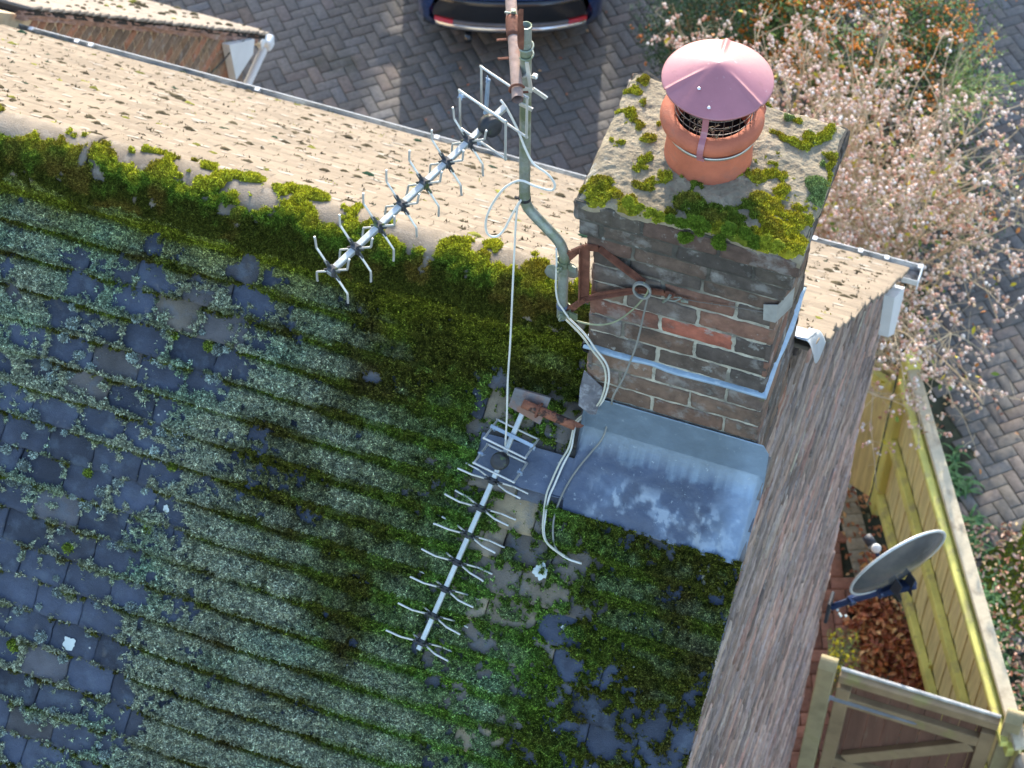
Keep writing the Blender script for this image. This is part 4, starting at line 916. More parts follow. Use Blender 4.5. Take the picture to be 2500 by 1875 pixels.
# shoots
r = np.random.default_rng(5); K = 1500000; x = r.uniform(gx0, gx1, K); s = r.uniform(gs0, gs1, K); k = vis(x, s) & ~covered(x, s); x, s = x[k], s[k]
h, c, tf_, th = moss_fields(x, s); k = (h > .003) | ((th > -.10) & (r.random(len(x)) < .35)); h = np.maximum(h, .001); x, s, h, c, tf_ = x[k], s[k], h[k], c[k], tf_[k]
P = xs(x, s, tile_h(x, s)+h-.001); lt_ = np.where(tf_ > .5, .0085, .0075)
cc = c*np.where(tf_[:, None] > .4, 1.25, 1.15)*(.75+.5*r.random((len(x), 1)))
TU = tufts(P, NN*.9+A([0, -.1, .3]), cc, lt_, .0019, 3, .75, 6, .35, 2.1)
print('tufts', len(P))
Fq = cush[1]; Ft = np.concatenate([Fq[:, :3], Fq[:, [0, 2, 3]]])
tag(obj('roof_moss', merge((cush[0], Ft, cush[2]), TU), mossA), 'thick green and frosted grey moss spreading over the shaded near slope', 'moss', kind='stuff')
# grey cushions standing alone on the slates, left side
k = 900; x = r.uniform(-3.7, -1.5, k); s = r.uniform(.4, 4.2, k); f_ = idw(x, s, ctl)[:, 0]; kk = (f_ < .65) & vis(x, s)
sn = np.round((s-S0)/GA)*GA+S0+.008+.012*r.random(k); s = np.where(r.random(k) < .6, sn, s); x, s = x[kk], s[kk]; n = len(x); rr = .007+.017*r.random(n)**1.8
P = xs(x, s, tile_h(x, s)+.002); cc = A([.30, .36, .32])*(.7+.5*r.random((n, 1))); gy = r.random(n) < .1; cc[gy] = (.16, .22, .03)
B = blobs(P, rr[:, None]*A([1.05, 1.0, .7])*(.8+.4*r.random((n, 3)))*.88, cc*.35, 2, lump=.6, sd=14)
P2 = np.repeat(P, 130, 0); d = r.normal(size=P2.shape); d[:, 2] = abs(d[:, 2]); d /= np.linalg.norm(d, axis=1)[:, None]; d = np.where((d@NN)[:, None] < 0, -d, d)
T2 = tufts(P2+d*np.repeat(rr, 130)[:, None]*A([1, 1, .8])*.9, d, np.repeat(cc, 130, 0)*1.35, .006, .0017, 2, .6, 9, .4, 2.0)
tag(obj('moss_cushions', merge(B, T2), mossA), 'round frosted moss cushions standing on the blue grey tiles at the left', 'moss', kind='stuff')
# fallen bits on the tiles: crumbs, pale droppings
k = 300; x = r.uniform(-3.6, -.05, k); s = r.uniform(.3, 4.1, k); kk = ~covered(x, s) & vis(x, s); x, s = x[kk], s[kk]; n = len(x)
B = blobs(xs(x, s, tile_h(x, s)+.012), (.0015+.0028*r.random(n)), A([.5, .52, .50])*(.5+.6*r.random((n, 1))), 0, lump=.3)
obj('white_specks', B, M('speck', attr=True, rough=.9, var=0, bump=0), H)['kind'] = 'stuff'
for (u, v, rx, ry) in ((1322, 1395, .026, .024), (1378, 1535, .011, .008), (166, 1572, .02, .022), (469, 1413, .010, .014), (404, 1243, .012, .010), (952, 1672, .008, .009), (1740, 1410, .028, .030)):
    x, s = to_xs(roof(u, v, .03)); V = []; cpt = 40; hh = tile_h(A([x]), A([s]))[0]+.0035; V.append(xs(x, s, hh+.003))
    for j in range(cpt):
        a = 2*math.pi*j/cpt; q_ = A([math.cos(a), math.sin(a), u*.1]); rr_ = 1+.9*(fbm(q_, 1.6, 4, 3)-.5)*2; V.append(xs(x+rx*rr_*math.cos(a), s+ry*rr_*math.sin(a), hh+.002))
    obj('lichen_patch', (A(V), np.array([(0, 1+j, 1+(j+1) % cpt) for j in range(cpt)]), A([(.50, .55, .53) if u < 1700 else (.34, .31, .22)]*(cpt+1))), MATS['lichen'], H)

# ------------------------------------------------------------------ moss along the ridge
r = np.random.default_rng(15); K = 170000; x = r.uniform(-4.3, -.56, K); an = r.uniform(-1.75, 1.1, K)
def ridge_fields(x, an):
    P = np.stack([x, an*.12, 0*x], 1); n1 = fbm(P, 11, 4, 131); n2 = fbm(P, 30, 3, 141)
    cover = np.interp(an, [-1.75, -1.2, -.55, -.15, .25, .7, 1.1], [.95, .85, .60, .36, .10, -.20, -.45])
    hole = np.interp(x, [-4.3, -3.4, -3.1, -2.4, -2.15, -1.95, -1.75, -1.3, -.95, -.56], [.1, .12, .08, -.28, -.22, .14, .1, -.05, .08, -.02])
    m_ = cover+hole+(n1-.5)*2.6+(n2-.5)*1.3-.30
    jt = np.exp(-((((x+.56)/.45) % 1.0)/.05)**2)*.3; m_ = m_+jt
    h = np.where(m_ > 0, .002+.015*np.clip(m_, 0, 1)**.8+.009*(n2-.5), -.01)
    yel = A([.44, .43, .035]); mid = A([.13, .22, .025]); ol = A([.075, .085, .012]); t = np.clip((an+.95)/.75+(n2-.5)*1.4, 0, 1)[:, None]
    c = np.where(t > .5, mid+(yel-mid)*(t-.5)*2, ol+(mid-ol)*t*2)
    te = np.clip((fbm(P, 3.5, 3, 151)-.56)*6, 0, .9)[:, None]*((an < -.5) & (an > -1.5) & (x < -2.6))[:, None]; c = c*(1-te)+A([.22, .38, .27])*te
    tb = np.clip((fbm(P, 11, 3, 161)-.56)*5, 0, .6)[:, None]; c = c*(1-tb)+A([.22, .15, .03])*tb
    return h, c
def rpos(x, an, h): return np.stack([x, RIDGE_Y+np.sin(an)*(RR*1.02+h), cz+np.cos(an)*(RR+h)], 1)
h, c = ridge_fields(x, an); k = h > 0; x, an, h, c = x[k], an[k], h[k], c[k]
Nr = np.stack([0*x, np.sin(an), np.cos(an)], 1)
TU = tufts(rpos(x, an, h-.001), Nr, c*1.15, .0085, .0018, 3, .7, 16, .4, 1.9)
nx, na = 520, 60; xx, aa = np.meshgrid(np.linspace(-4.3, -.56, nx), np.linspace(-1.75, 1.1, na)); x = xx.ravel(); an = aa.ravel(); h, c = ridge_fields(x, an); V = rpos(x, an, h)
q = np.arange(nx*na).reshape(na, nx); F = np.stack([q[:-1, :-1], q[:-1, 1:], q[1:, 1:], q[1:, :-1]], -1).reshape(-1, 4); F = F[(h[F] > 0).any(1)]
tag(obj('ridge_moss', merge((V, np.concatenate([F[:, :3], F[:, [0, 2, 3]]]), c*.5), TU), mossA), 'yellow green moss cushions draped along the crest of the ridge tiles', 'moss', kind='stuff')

# ------------------------------------------------------------------ moss on the chimney cap
r = np.random.default_rng(25)
def cap_uv(u, v): p = az(u, v, .935); return [(p[0]-(X0-ox))/(X1-X0+2*ox), (p[1]-(Y0-ox))/(Y1-Y0+2*ox)]
MC = [cap_uv(u, v)+[w_, y_] for u, v, w_, y_ in ((1470, 455, .05, .8), (1440, 430, .025, .7), (1500, 470, .025, .8), (1470, 480, .03, .8), (1535, 500, .035, .95), (1590, 560, .03, .9), (1620, 545, .03, .9), (1500, 530, .03, .6), (1560, 415, .02, .7), (1580, 345, .025, .7), (1565, 250, .016, .6), (1570, 190, .02, .6),
      (1680, 500, .045, .1), (1720, 530, .06, .1), (1780, 540, .06, .1), (1830, 520, .05, .15), (1700, 560, .05, .1), (1760, 590, .06, .15), (1820, 580, .05, .3), (1640, 520, .02, .3), (1650, 440, .025, .1), (1690, 465, .03, .1), (1600, 590, .03, .2),  # low yellow here: the pot's cast shade is put into these cushions
      (1870, 500, .05, 1), (1900, 470, .04, 1), (1850, 440, .035, .8), (1870, 400, .035, .6), (1890, 430, .04, .8), (1880, 540, .05, 1), (1910, 560, .06, 1), (1930, 540, .05, 1), (1940, 490, .035, .9), (1870, 580, .05, .9), (1920, 590, .05, 1), (1900, 380, .03, .6), (1985, 335, .03, .55), (2035, 370, .03, .5), (2010, 390, .02, .5), (2000, 455, .045, .5), (1998, 490, .035, .5), (1850, 350, .03, .5), (1860, 360, .025, .5), (1960, 500, .03, .8), (1950, 570, .03, .9), (1930, 290, .02, .5), (1420, 450, .02, .9), (1640, 600, .03, .4))]
MC = A(MC)
def cap_moss(a, b):
    X = X1-X0+2*ox; Y = Y1-Y0+2*ox; P = np.stack([a*X, b*Y, 0*a], 1); n1 = fbm(P, 26, 4, 201); n2 = fbm(P, 70, 3, 211); h = np.full(len(a), -.02); y_ = np.zeros(len(a))
    for (ca, cb_, w_, yy) in MC:
        d2 = ((a-ca)*X/w_)**2+((b-cb_)*Y/(w_*.8))**2; hh = w_*.55*np.sqrt(np.clip(1-d2, 0, 1)); k = hh > np.maximum(h, 0); y_ = np.where(k, yy, y_); h = np.where(hh > 0, np.maximum(h, hh), h)
    h = h*.62+(n1-.5)*.040+(n2-.5)*.016-.0065; h = np.minimum(h, .013+.012*n2)
    sp = fbm(P, 22, 4, 221); h = np.where((sp > .63), np.maximum(h, (sp-.63)*.06), h); y_ = np.where(sp > .63, np.maximum(y_, .7), y_)
    yel = A([.50, .46, .04]); mid = A([.14, .21, .03]); brt = A([.26, .34, .12]); t = y_[:, None]; c = mid*(1-t)+yel*t
    tb = np.clip((n1-.55)*5, 0, .5)[:, None]; c = c*(1-tb)+A([.30, .22, .04])*tb; tg = (np.abs(y_-.5) < .06)[:, None]; c = np.where(tg, brt, c); return h, c
cp_h = lambda a, b: cap(a, b)
nx = 170; aa, bb = np.meshgrid(np.linspace(.0, 1, nx), np.linspace(0, 1, nx)); a, b = aa.ravel(), bb.ravel(); h, c = cap_moss(a, b); V = cp_h(a, b); V[:, 2] += h; V[:, 1] -= np.clip(h, 0, 1)*(b < .02)*1.2
q = np.arange(nx*nx).reshape(nx, nx); F = np.stack([q[:-1, :-1], q[:-1, 1:], q[1:, 1:], q[1:, :-1]], -1).reshape(-1, 4); F = F[(h[F] > 0).any(1)]
K = 90000; a2, b2 = r.random(K), r.random(K); h2, c2 = cap_moss(a2, b2); k = h2 > .001; a2, b2, h2, c2 = a2[k], b2[k], h2[k], c2[k]; P = cp_h(a2, b2); P[:, 2] += h2-.001
T1 = tufts(P, A([0, -.15, 1.]), c2*1.15, .0055, .0015, 3, .6, 26, .45, 1.8)
# drips of moss hanging over the front edge
dr_, rd, cd_ = [], [], []
for (u, v, L_, w_) in ((1560, 505, .02, .012), (1590, 520, .015, .012), (1665, 545, .03, .016), (1672, 575, .035, .016), (1755, 585, .03, .014), (1760, 598, .02, .012), (1865, 596, .02, .012), (1700, 545, .02, .016), (1720, 550, .02, .02), (1780, 560, .02, .02), (1820, 570, .02, .02), (1640, 535, .015, .014), (1845, 590, .02, .016), (1900, 600, .02, .016), (1610, 525, .015, .012), (1535, 490, .012, .012), (1872, 585, .02, .014)):
    for k in range(6):
        p = ay(u+r.normal()*5, v+r.normal()*6, Y0-ox-.006); dr_.append(p); rd.append(w_*r.uniform(.5, 1)); cd_.append((.12, .19, .02) if u < 1850 and u > 1620 else (.30, .33, .03))  # greener drips across the pot's shadow, that shade painted into the colour
dr_, rd, cd_ = A(dr_), A(rd), A(cd_); B3 = blobs(dr_, rd[:, None]*A([1, .7, .8]), cd_*.85, 2, lump=.5, sd=4)
d = r.normal(size=(len(rd)*140, 3)); d /= np.linalg.norm(d, axis=1)[:, None]; d[:, 1] = -abs(d[:, 1]); T3 = tufts(np.repeat(dr_, 140, 0)+d*np.repeat(rd, 140)[:, None]*A([1, .7, .8]), d, np.repeat(cd_, 140, 0)*1.15, .005, .0013, 2, .5, 28)
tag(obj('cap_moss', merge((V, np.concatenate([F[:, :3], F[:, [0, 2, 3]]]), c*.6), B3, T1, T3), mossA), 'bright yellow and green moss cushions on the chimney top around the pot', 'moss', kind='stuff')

# ------------------------------------------------------------------ gutters, fascia ends
gut = M('gutter_plastic', (.50, .51, .50), .5, var=.12, vscale=6, bump=.1, spots=[(14, .5, .62, (.22, .21, .19), .7)])
gut_in = M('gutter_silt', (.16, .15, .14), .95, var=.5, vscale=16, bump=.8, bscale=90, spots=[(10, .56, .64, (.25, .10, .07), .7), (7, .55, .63, (.30, .29, .28), .6)])
upvc = M('white_plastic', (.72, .74, .76), .35, var=.08, vscale=4, bump=.03, spots=[(9, .60, .72, (.45, .48, .40), .4)])
def gutter(root, x0, x1, yo, zo, n=60, clips=(), stop=True):
    """open channel: outer lip at (yo, zo)"""
    prof = [(0, 0), (.006, 0), (.006, -.012), (0, -.045), (-.02, -.068), (-.075, -.068), (-.10, -.045), (-.105, -.003), (-.102, -.003), (-.096, -.043), (-.073, -.063), (-.022, -.063), (-.005, -.043), (.002, -.012)]
    xs_ = np.linspace(x0, x1, n); V = [(x, yo+a+.004*math.sin(x*1.3), zo+b) for x in xs_ for a, b in prof]; k = len(prof)
    F = [(i*k+j, i*k+(j+1) % k, (i+1)*k+(j+1) % k, (i+1)*k+j) for i in range(n-1) for j in range(k)]
    mb = MB(); mb.add(V, F); obj('channel', mb, gut, root)
    mb = MB(); 
    def silt(a, b): x = x0+a*(x1-x0); p = np.stack([x, b*.1, 0*x], 1); return np.stack([x, yo-.094+b*.088, zo-.042+(fbm(p, 16, 4, 6)-.5)*.06+.008*np.sin(b*3)], 1)
    mb.grid(silt, 400, 10); obj('silt', mb, gut_in, root)
    for cx in clips:
        mb = MB(); mb.box((cx, yo+.003, zo-.012), (1, 0, 0), (0, 1, 0), (0, 0, 1), .024, .013, .026, bev=.002); mb.box((cx, yo-.012, zo+.004), (1, 0, 0), (0, 1, 0), (0, 0, 1), .024, .020, .005); obj('clip', mb, upvc, root)
    if stop:
        mb = MB(); mb.box((x1+.003, yo-.050, zo-.030), (1, 0, 0), (0, 1, 0), (0, 0, 1), .006, .115, .072, bev=.002); obj('stop_end', mb, upvc, root)
ge = az(2252, 649, -3.14)
GZ = -3.14; gy0 = ge[1]
GU = thing('gutter', 'long pale gutter along the lower edge of the sunlit roof slope', 'gutter', (ge[0], gy0, GZ))
gutter(GU, -9, ge[0], gy0, GZ, 90, [az(u, v, GZ)[0] for u, v in ((5, 43), (80, 64), (192, 94), (226, 103), (632, 212), (1070, 328), (1990, 580), (2102, 610), (2166, 627), (2248, 648))])
# leaves and moss in the channel
r = np.random.default_rng(33); n = 260; x = np.concatenate([r.uniform(-7, -3.2, 150), r.uniform(-3.2, 0, 110)]); P = np.stack([x, gy0-.085+.05*r.random(n), GZ-.030+.02*r.random(n)], 1)
B = blobs(P, (.008+.022*r.random(n)**2)[:, None]*A([1.3, 1, .8]), A([.02, .035, .022])*(.6+r.random((n, 1))), 1, lump=.5)
tag(obj('gutter_moss', B, mossA), 'dark moss lumps lodged between the gutter and the lowest tiles', 'moss', kind='stuff')
mb = MB(); yb = 3.31
mb.add([(x__, y__, z__) for x__ in (.055, .005) for y__, z__ in ((3.05, -2.70), (3.50, -3.12), (3.52, -3.22), (3.46, -3.44), (3.16, -3.12))], [(0, 1, 2, 3, 4), (9, 8, 7, 6, 5)]+[(i, i+5, (i+1) % 5+5, (i+1) % 5) for i in range(5)])
obj('fascia_box_end', mb, upvc, H)
mb = MB(); mb.box((-4.5, 3.56, -3.22), (1, 0, 0), (0, 1, 0), (0, 0, 1), 9.0, .02, .22); mb.box((-4.5, 3.42, -3.34), (1, 0, 0), (0, 1, 0), (0, 0, 1), 9.0, .25, .012); obj('fascia', mb, upvc, H)

# ------------------------------------------------------------------ the adjoining house, stepped forward
NX = -4.9; PE = ax(640, 82, NX); YS = 3.74; ZS = PE[2]+TP*(PE[1]-YS); FY = PE[1]-.34   # its tile plane lies a little above ours
# plane fitted to its verge: passes (4.3,-3.36) with the same pitch
def xg(x, s, h=0.0):
    x, s, h = np.broadcast_arrays(x, s, h); return np.stack([x, YS+CP*s+SP*h, ZS-SP*s+CP*h], -1)
N2 = thing('brick_outbuilding', 'low brick outbuilding with a pale tiled roof, cut off at the upper left corner', 'building', (-7, FY, G))
sl2 = (PE[1]-YS)/CP; nf = int(sl2/GF); T2 = []
for i in range(nf):
    st = sl2-(nf-1-i)*GF; x = NX+.055-(TW/2 if i % 2 else 0)
    if i % 2: T2.append((NX+.055-TW/2, st, TW/2-.002))
    while x > -12: T2.append((x-TW, st, TW-.002)); x -= TW
T2 = A(T2); n = len(T2); el = .12; rise = TH*el/GF
Pn = xg(T2[:, 0], T2[:, 1]-el, TH*2-rise+rng.normal(size=n)*.0015); near = T2[:, 0] > NX-.2; Pn[near, 0] += rng.normal(size=near.sum())*.006
sl_ = A([0, CP*el+SP*rise, -SP*el+CP*rise])+rng.normal(size=(n, 3))*A([.0006, 0, .001]); Lt = np.linalg.norm(sl_, axis=1); Vd = sl_/Lt[:, None]
Nd = np.cross(A([1., 0, 0]), Vd); Nd = np.where((Nd@NFAR)[:, None] > 0, Nd, -Nd); c = A([.30, .25, .20])*(.85+.3*rng.random((n, 1)))
obj('roof_tiles', patches(Pn, (1, 0, 0), Vd, Nd, T2[:, 2], Lt, 3, 3, .001, TH, .0008, c, edge=.0015, sd=37), far_m, N2)
mb = MB(); mb.grid(lambda a, b: xg(-12+a*(12+NX+.03), b*sl2, -.004), 2, 2, thick=NFAR*.03); obj('roof_felt', mb, MATS['roof_felt'], N2)
q = T2[rng.random(n) < .30]; k = len(q); pb2 = xg(q[:, 0], q[:, 1], TH*2); cc = np.where(rng.random((k, 1)) < .2, A([.20, .20, .04]), A([.10, .085, .05]))*(.6+.8*rng.random((k, 1)))
B = blobs(pb2, (.008+.014*rng.random(k)**2)[:, None]*A([1.6, 1, .8]), cc, 1, lump=.5); tag(obj('roof_moss_clumps', B, mossA), 'sparse moss clumps on the outbuilding roof at the upper left', 'moss', kind='stuff')
P, LU = [], []
verge = lambda y: ZS-TP*(y-YS)
for kk in range(20, 111):
    z = -.075*kk; y1 = min(FY, YS+(ZS-z-.12)/TP); y = FY-(.1125 if kk % 2 else 0)
    e = [y1]
    while y > YS-.1:
        if y < y1-.03: e.append(y)
        y -= .225
    for a, b in zip(e[:-1], e[1:]): P.append((NX, b+.005, z+.005)); LU.append(a-b-.010)
n = len(P); c = palette(n, 0, .3, 23); c = (c*.6+c.mean(0)*.4)*A([1.35, 1.35, 1.2]); obj('gable_wall', patches(P, (0, 1, 0), (0, 0, 1), (1, 0, 0), LU, .065, 4, 3, .003, .02, .0015, c, edge=.002, sd=6), brick_m, N2)
mb = MB(); mb.add([(NX-.006, y, z) for y, z in ((FY-.006, G), (FY-.006, verge(FY)-.06), (3.45, verge(3.45)-.06), (3.45, G))]+[(-12, y, z) for y, z in ((FY-.006, G), (FY-.006, verge(FY)-.06), (3.45, verge(3.45)-.06), (3.45, G))], [(0, 1, 2, 3), (7, 6, 5, 4), (0, 4, 5, 1), (1, 5, 6, 2), (2, 6, 7, 3)])
obj('wall_mortar', mb, M('buff_mortar', (.55, .42, .27), .95, var=.2, bump=.6, bscale=100), N2)
mb = MB()
mb.grid(lambda a, b: np.stack([NX+.035-.03*b+(fbm(np.stack([a*60, b*3, 0*a], 1), 1, 4, 5)-.5)*.05, YS-.1+a*(PE[1]-YS), verge(YS-.1+a*(PE[1]-YS))-.02-.075*b+(fbm(np.stack([a*50, b*2, 0*a+4], 1), 1, 3, 5)-.5)*.02], 1), 260, 6)
obj('verge_mortar', mb, M('pink_mortar', (.38, .25, .21), .95, var=.35, vscale=14, bump=.8, bscale=60, spots=[(10, .58, .68, (.6, .6, .58), .6)]), N2)
mb = MB(); mb.add([tuple(ax(u, v, NX+.06)+A([dx, 0, 0])) for dx in (0, -.055) for u, v in ((560, 110), (622, 96), (618, 132), (577, 196))], [(0, 1, 2, 3), (7, 6, 5, 4), (0, 4, 5, 1), (1, 5, 6, 2), (2, 6, 7, 3), (3, 7, 4, 0)]); obj('fascia_box_end', mb, upvc, N2)
g2 = az(650, 80, PE[2]-.07)
GU2 = thing('gutter', 'short pale gutter with a white stop end on the outbuilding roof at upper left', 'gutter', tuple(g2))
gutter(GU2, -12, g2[0], g2[1], g2[2], 60, [az(u, v, g2[2])[0] for u, v in ((540, 52), (616, 72))])
mb = MB(); mb.box((g2[0]-.01, g2[1]+.0, g2[2]-.09), (1, 0, 0), (0, 1, 0), (0, 0, 1), .10, .09, .10, bev=.012); mb.tube([(g2[0]-.01, g2[1]-.03, g2[2]-.12), (g2[0]-.06, FY+.06, g2[2]-.32)], .03, 12); obj('outlet', mb, upvc, GU2)
mb = MB(); mb.tube([ax(u, v, NX+.05) for u, v in ((596, 100), (575, 112), (545, 148), (515, 178))], .006, 6, smooth=5); tag(obj('cable', mb, black), 'thin black cable crossing the brick gable of the outbuilding', 'cable')

# ------------------------------------------------------------------ satellite dish on the wall corner
w0 = ax(2022, 1486, .04)
D = thing('satellite_dish', 'grey oval satellite dish on a dark blue wall arm at the house corner', 'satellite dish', (w0[0], w0[1], w0[2]))
dm = M('dish_grey', (.15, .155, .165), .22, .5, var=.35, vscale=2.5, bump=.02, spec=.6, spots=[(3.5, .46, .62, (.26, .25, .235), .7)])
rimm = M('dish_rim', (.62, .64, .64), .35, .3, var=.1, bump=0)
navy = M('navy_bracket', (.025, .045, .11), .32, .3, var=.25, vscale=16, bump=.05, spec=.6)
dl_, dr_2 = az(2081, 1432, w0[2]+.48), az(2304, 1322, w0[2]+.48)
hx = dr_2-dl_; W_ = np.linalg.norm(hx); hx /= W_
fz = np.cross(A([0, 0, 1.]), hx); fz = fz*math.cos(R_(8))+A([0, 0, 1.])*math.sin(R_(8)); fz /= np.linalg.norm(fz)   # faces away from the camera, up to the sky
vy = np.cross(fz, hx); vy = vy if vy[2] > 0 else -vy
if fz[1] < 0: fz = -fz
c0 = at(2192, 1374, CF, CF@((dl_+dr_2)/2)); print('dish', W_, c0, hx, fz)
mb = MB(); Hh = W_*.88
def bowl(r, z, a, k): return r, z
rings = np.linspace(0, 1, 14)
V = [c0-fz*.07]; F = []
for i, t in enumerate(rings[1:]):
    for j in range(56):
        a = 2*math.pi*j/56; V.append(c0+hx*math.cos(a)*t*W_/2+vy*math.sin(a)*t*Hh/2-fz*.07*(1-t*t))
for j in range(56): F.append((0, 1+j, 1+(j+1) % 56))
for i in range(12): F += [(1+i*56+j, 1+(i+1)*56+j, 1+(i+1)*56+(j+1) % 56, 1+i*56+(j+1) % 56) for j in range(56)]
V2 = [A(v)+fz*.004 for v in V]; mb.add(V, F); mb.add(V2, [q_[::-1] for q_ in F]); obj('reflector', mb, dm, D, True)
mb = MB(); mb.tube([c0+hx*math.cos(a)*W_/2+vy*math.sin(a)*Hh/2 for a in np.linspace(0, 2*math.pi, 73)], .0085, 10, cap=False); obj('rim', mb, rimm, D, True)
bm = c0-fz*.075-vy*.06; el_ = bm-fz*.08-vy*.12
mb = MB()
for s_ in (-1, 1): mb.add([bm+hx*.045*s_+fz*.01, bm+hx*.045*s_-vy*.13+fz*.02, el_+hx*.035*s_, el_+hx*.035*s_+vy*.03], [(0, 1, 2, 3), (3, 2, 1, 0)]); mb.box(bm+hx*.045*s_-vy*.03-fz*.02, hx, vy, fz, .006, .11, .06)
obj('mount_bracket', mb, M('dark_bracket', (.03, .035, .045), .5), D)
mb = MB(); a1 = ax(2150, 1440, .30); a0_ = w0+A([.0, 0, 0])
e1 = at(2235, 1425, CF, CF@el_); k1 = at(2150, 1445, CF, CF@(el_*.6+w0*.4)); k0 = at(2080, 1465, CF, CF@(el_*.25+w0*.75)); kw = at(2030, 1482, CF, CF@w0)
mb.bar(e1, k1, .055, .045, up=(0, 0, 1), bev=.006); obj('feed_arm', mb, navy, D)
mb = MB(); mb.tube([k1, k0, kw], .020, 12, smooth=3); mb.box(k1, hx, fz, vy, .05, .06, .06, bev=.008); mb.box(k0, hx, fz, vy, .05, .05, .05, bev=.006); mb.tube([k0+A([0, 0, .03]), k0-A([0, 0, .05])], .006, 8); obj('wall_arm', mb, navy, D)
mb = MB(); mb.box(kw+A([-.012, -.0, -.01]), (0, 0, 1), (0, 1, 0), (1, 0, 0), .20, .10, .02, bev=.004); obj('wall_plate', mb, M('dark_bracket'), D)
for k in range(6): p_ = kw+A([.02+.1*random.random(), random.uniform(-.03, .03), random.uniform(-.04, .03)]); mb = MB(); mb.box(p_, hx, fz, vy, .014, .014, .012, bev=.002); obj('cable_clip', mb, M('aqua_white', (.55, .62, .60), .4), D)
lc = at(2130, 1330, CF, CF@(c0+fz*.45)); 
LN = obj('feed_horn', MB().tube([lc+hx*.0, lc+fz*.03, lc+fz*.06], [.028, .03, .028], 16), M('dark_bracket'), D, True)
mb = MB(); p_ = at(2137, 1339, CF, CF@(c0+fz*.42)); dd_ = -CF*.8+A([.1, 0, .2]); dd_ /= np.linalg.norm(dd_); mb.tube([p_, p_+dd_*.03, p_+dd_*.036], [.0265, .0265, .022], 18); obj('lens_cap', mb, M('cap_white', (.75, .76, .74), .4, var=.05), LN, True)
mb = MB(); p_ = at(2122, 1321, CF, CF@(c0+fz*.50)); d2_ = at(2135, 1340, CF, CF@(c0+fz*.46))-p_; d2_ /= np.linalg.norm(d2_); mb.tube([p_-d2_*.03, p_+d2_*.035], .026, 16); obj('converter_body', mb, M('converter_grey', (.45, .47, .48), .35, .2), LN, True)
mb = MB(); mb.tube([lc, (lc+e1)/2-A([0, 0, .12]), e1], .011, 8, smooth=5); obj('lens_arm', mb, navy, D)

# ------------------------------------------------------------------ fence and gate
wood_y = M('algae_timber', (.66, .62, .17), .85, var=.2, vscale=5, bump=.4, bscale=70, stretch=(1, 1, .25), spots=[(7, .52, .66, (.34, .27, .17), .7), (12, .62, .70, (.12, .10, .06), .5)])
wood_p = M('pale_timber', (.56, .48, .33), .85, var=.2, vscale=6, bump=.4, bscale=70, spots=[(6, .50, .62, (.28, .21, .14), .7), (5, .60, .7, (.34, .34, .08), .6)])
wood_b = M('board_timber', (.68, .60, .28), .85, var=.28, vscale=4, bump=.4, bscale=60, stretch=(6, 6, .5), spots=[(9, .55, .66, (.52, .38, .26), .6)])
fd3 = A([fd[0], fd[1], 0]); fn3 = A([fnv[0], fnv[1], 0]); FT = -6.62
FE = thing('fence', 'weathered timber panel fence turning green, with horizontal rails and a pale capping', 'fence', (fence_a[0], fence_a[1], G))
FL = np.linalg.norm(fence_b-fence_a); fa3 = A([fence_a[0], fence_a[1], 0])
nb = 33; mb = MB()
for i in range(nb):
    t = (i+.5)/nb*FL; mb.box(fa3+fd3*t+fn3*(.006*(i % 2))+A([0, 0, (G+.08+FT-.03)/2]), fd3, fn3, (0, 0, 1), FL/nb*1.12, .014, FT-G-.14, bev=.002)
obj('board_panel', mb, wood_b, FE)
for z in (FT-.13, -7.42, -8.08):
    mb = MB(); mb.box(fa3+fd3*FL/2-fn3*.038+A([0, 0, z]), fd3, fn3, (0, 0, 1), FL-.05, .055, .09, bev=.006); obj('rail', mb, wood_y, FE)
mb = MB(); mb.box(fa3+fd3*FL/2-fn3*.010+A([0, 0, FT]), fd3, fn3, (0, 0, 1), FL+.05, .085, .036, bev=.006); obj('capping', mb, wood_p, FE)
mb = MB(); mb.box(fa3+fd3*FL/2-fn3*.085+A([0, 0, FT-.065]), fd3, fn3, (0, 0, 1), FL-.1, .05, .05, bev=.006); obj('top_batten', mb, wood_y, FE)
mb = MB(); mb.box(A([fence_a[0]-.02, fence_a[1]+.02, (G+FT+.05)/2]), fd3, fn3, (0, 0, 1), .11, .11, FT-G+.15, bev=.01); obj('post', mb, wood_y, FE)
# short return panel beyond the far post
RT = thing('fence', 'short greenish fence panel turning off behind the far fence post', 'fence', (fence_a[0]-.3, fence_a[1]+.1, G)); e3 = A([-.93, .36, 0]); n3_ = A([.36, .93, 0]); mb = MB()
for i in range(8): mb.box(A([fence_a[0]-.10, fence_a[1]+.06, (G+FT)/2-.06])+e3*(.06+i*.1), e3, n3_, (0, 0, 1), .108, .014, FT-G-.25, bev=.002)
obj('board_panel', mb, wood_b, RT); mb = MB(); mb.box(A([fence_a[0]-.10, fence_a[1]+.02, FT-.25])+e3*.4-n3_*.02, e3, n3_, (0, 0, 1), .8, .05, .08, bev=.005); obj('rail', mb, wood_y, RT)
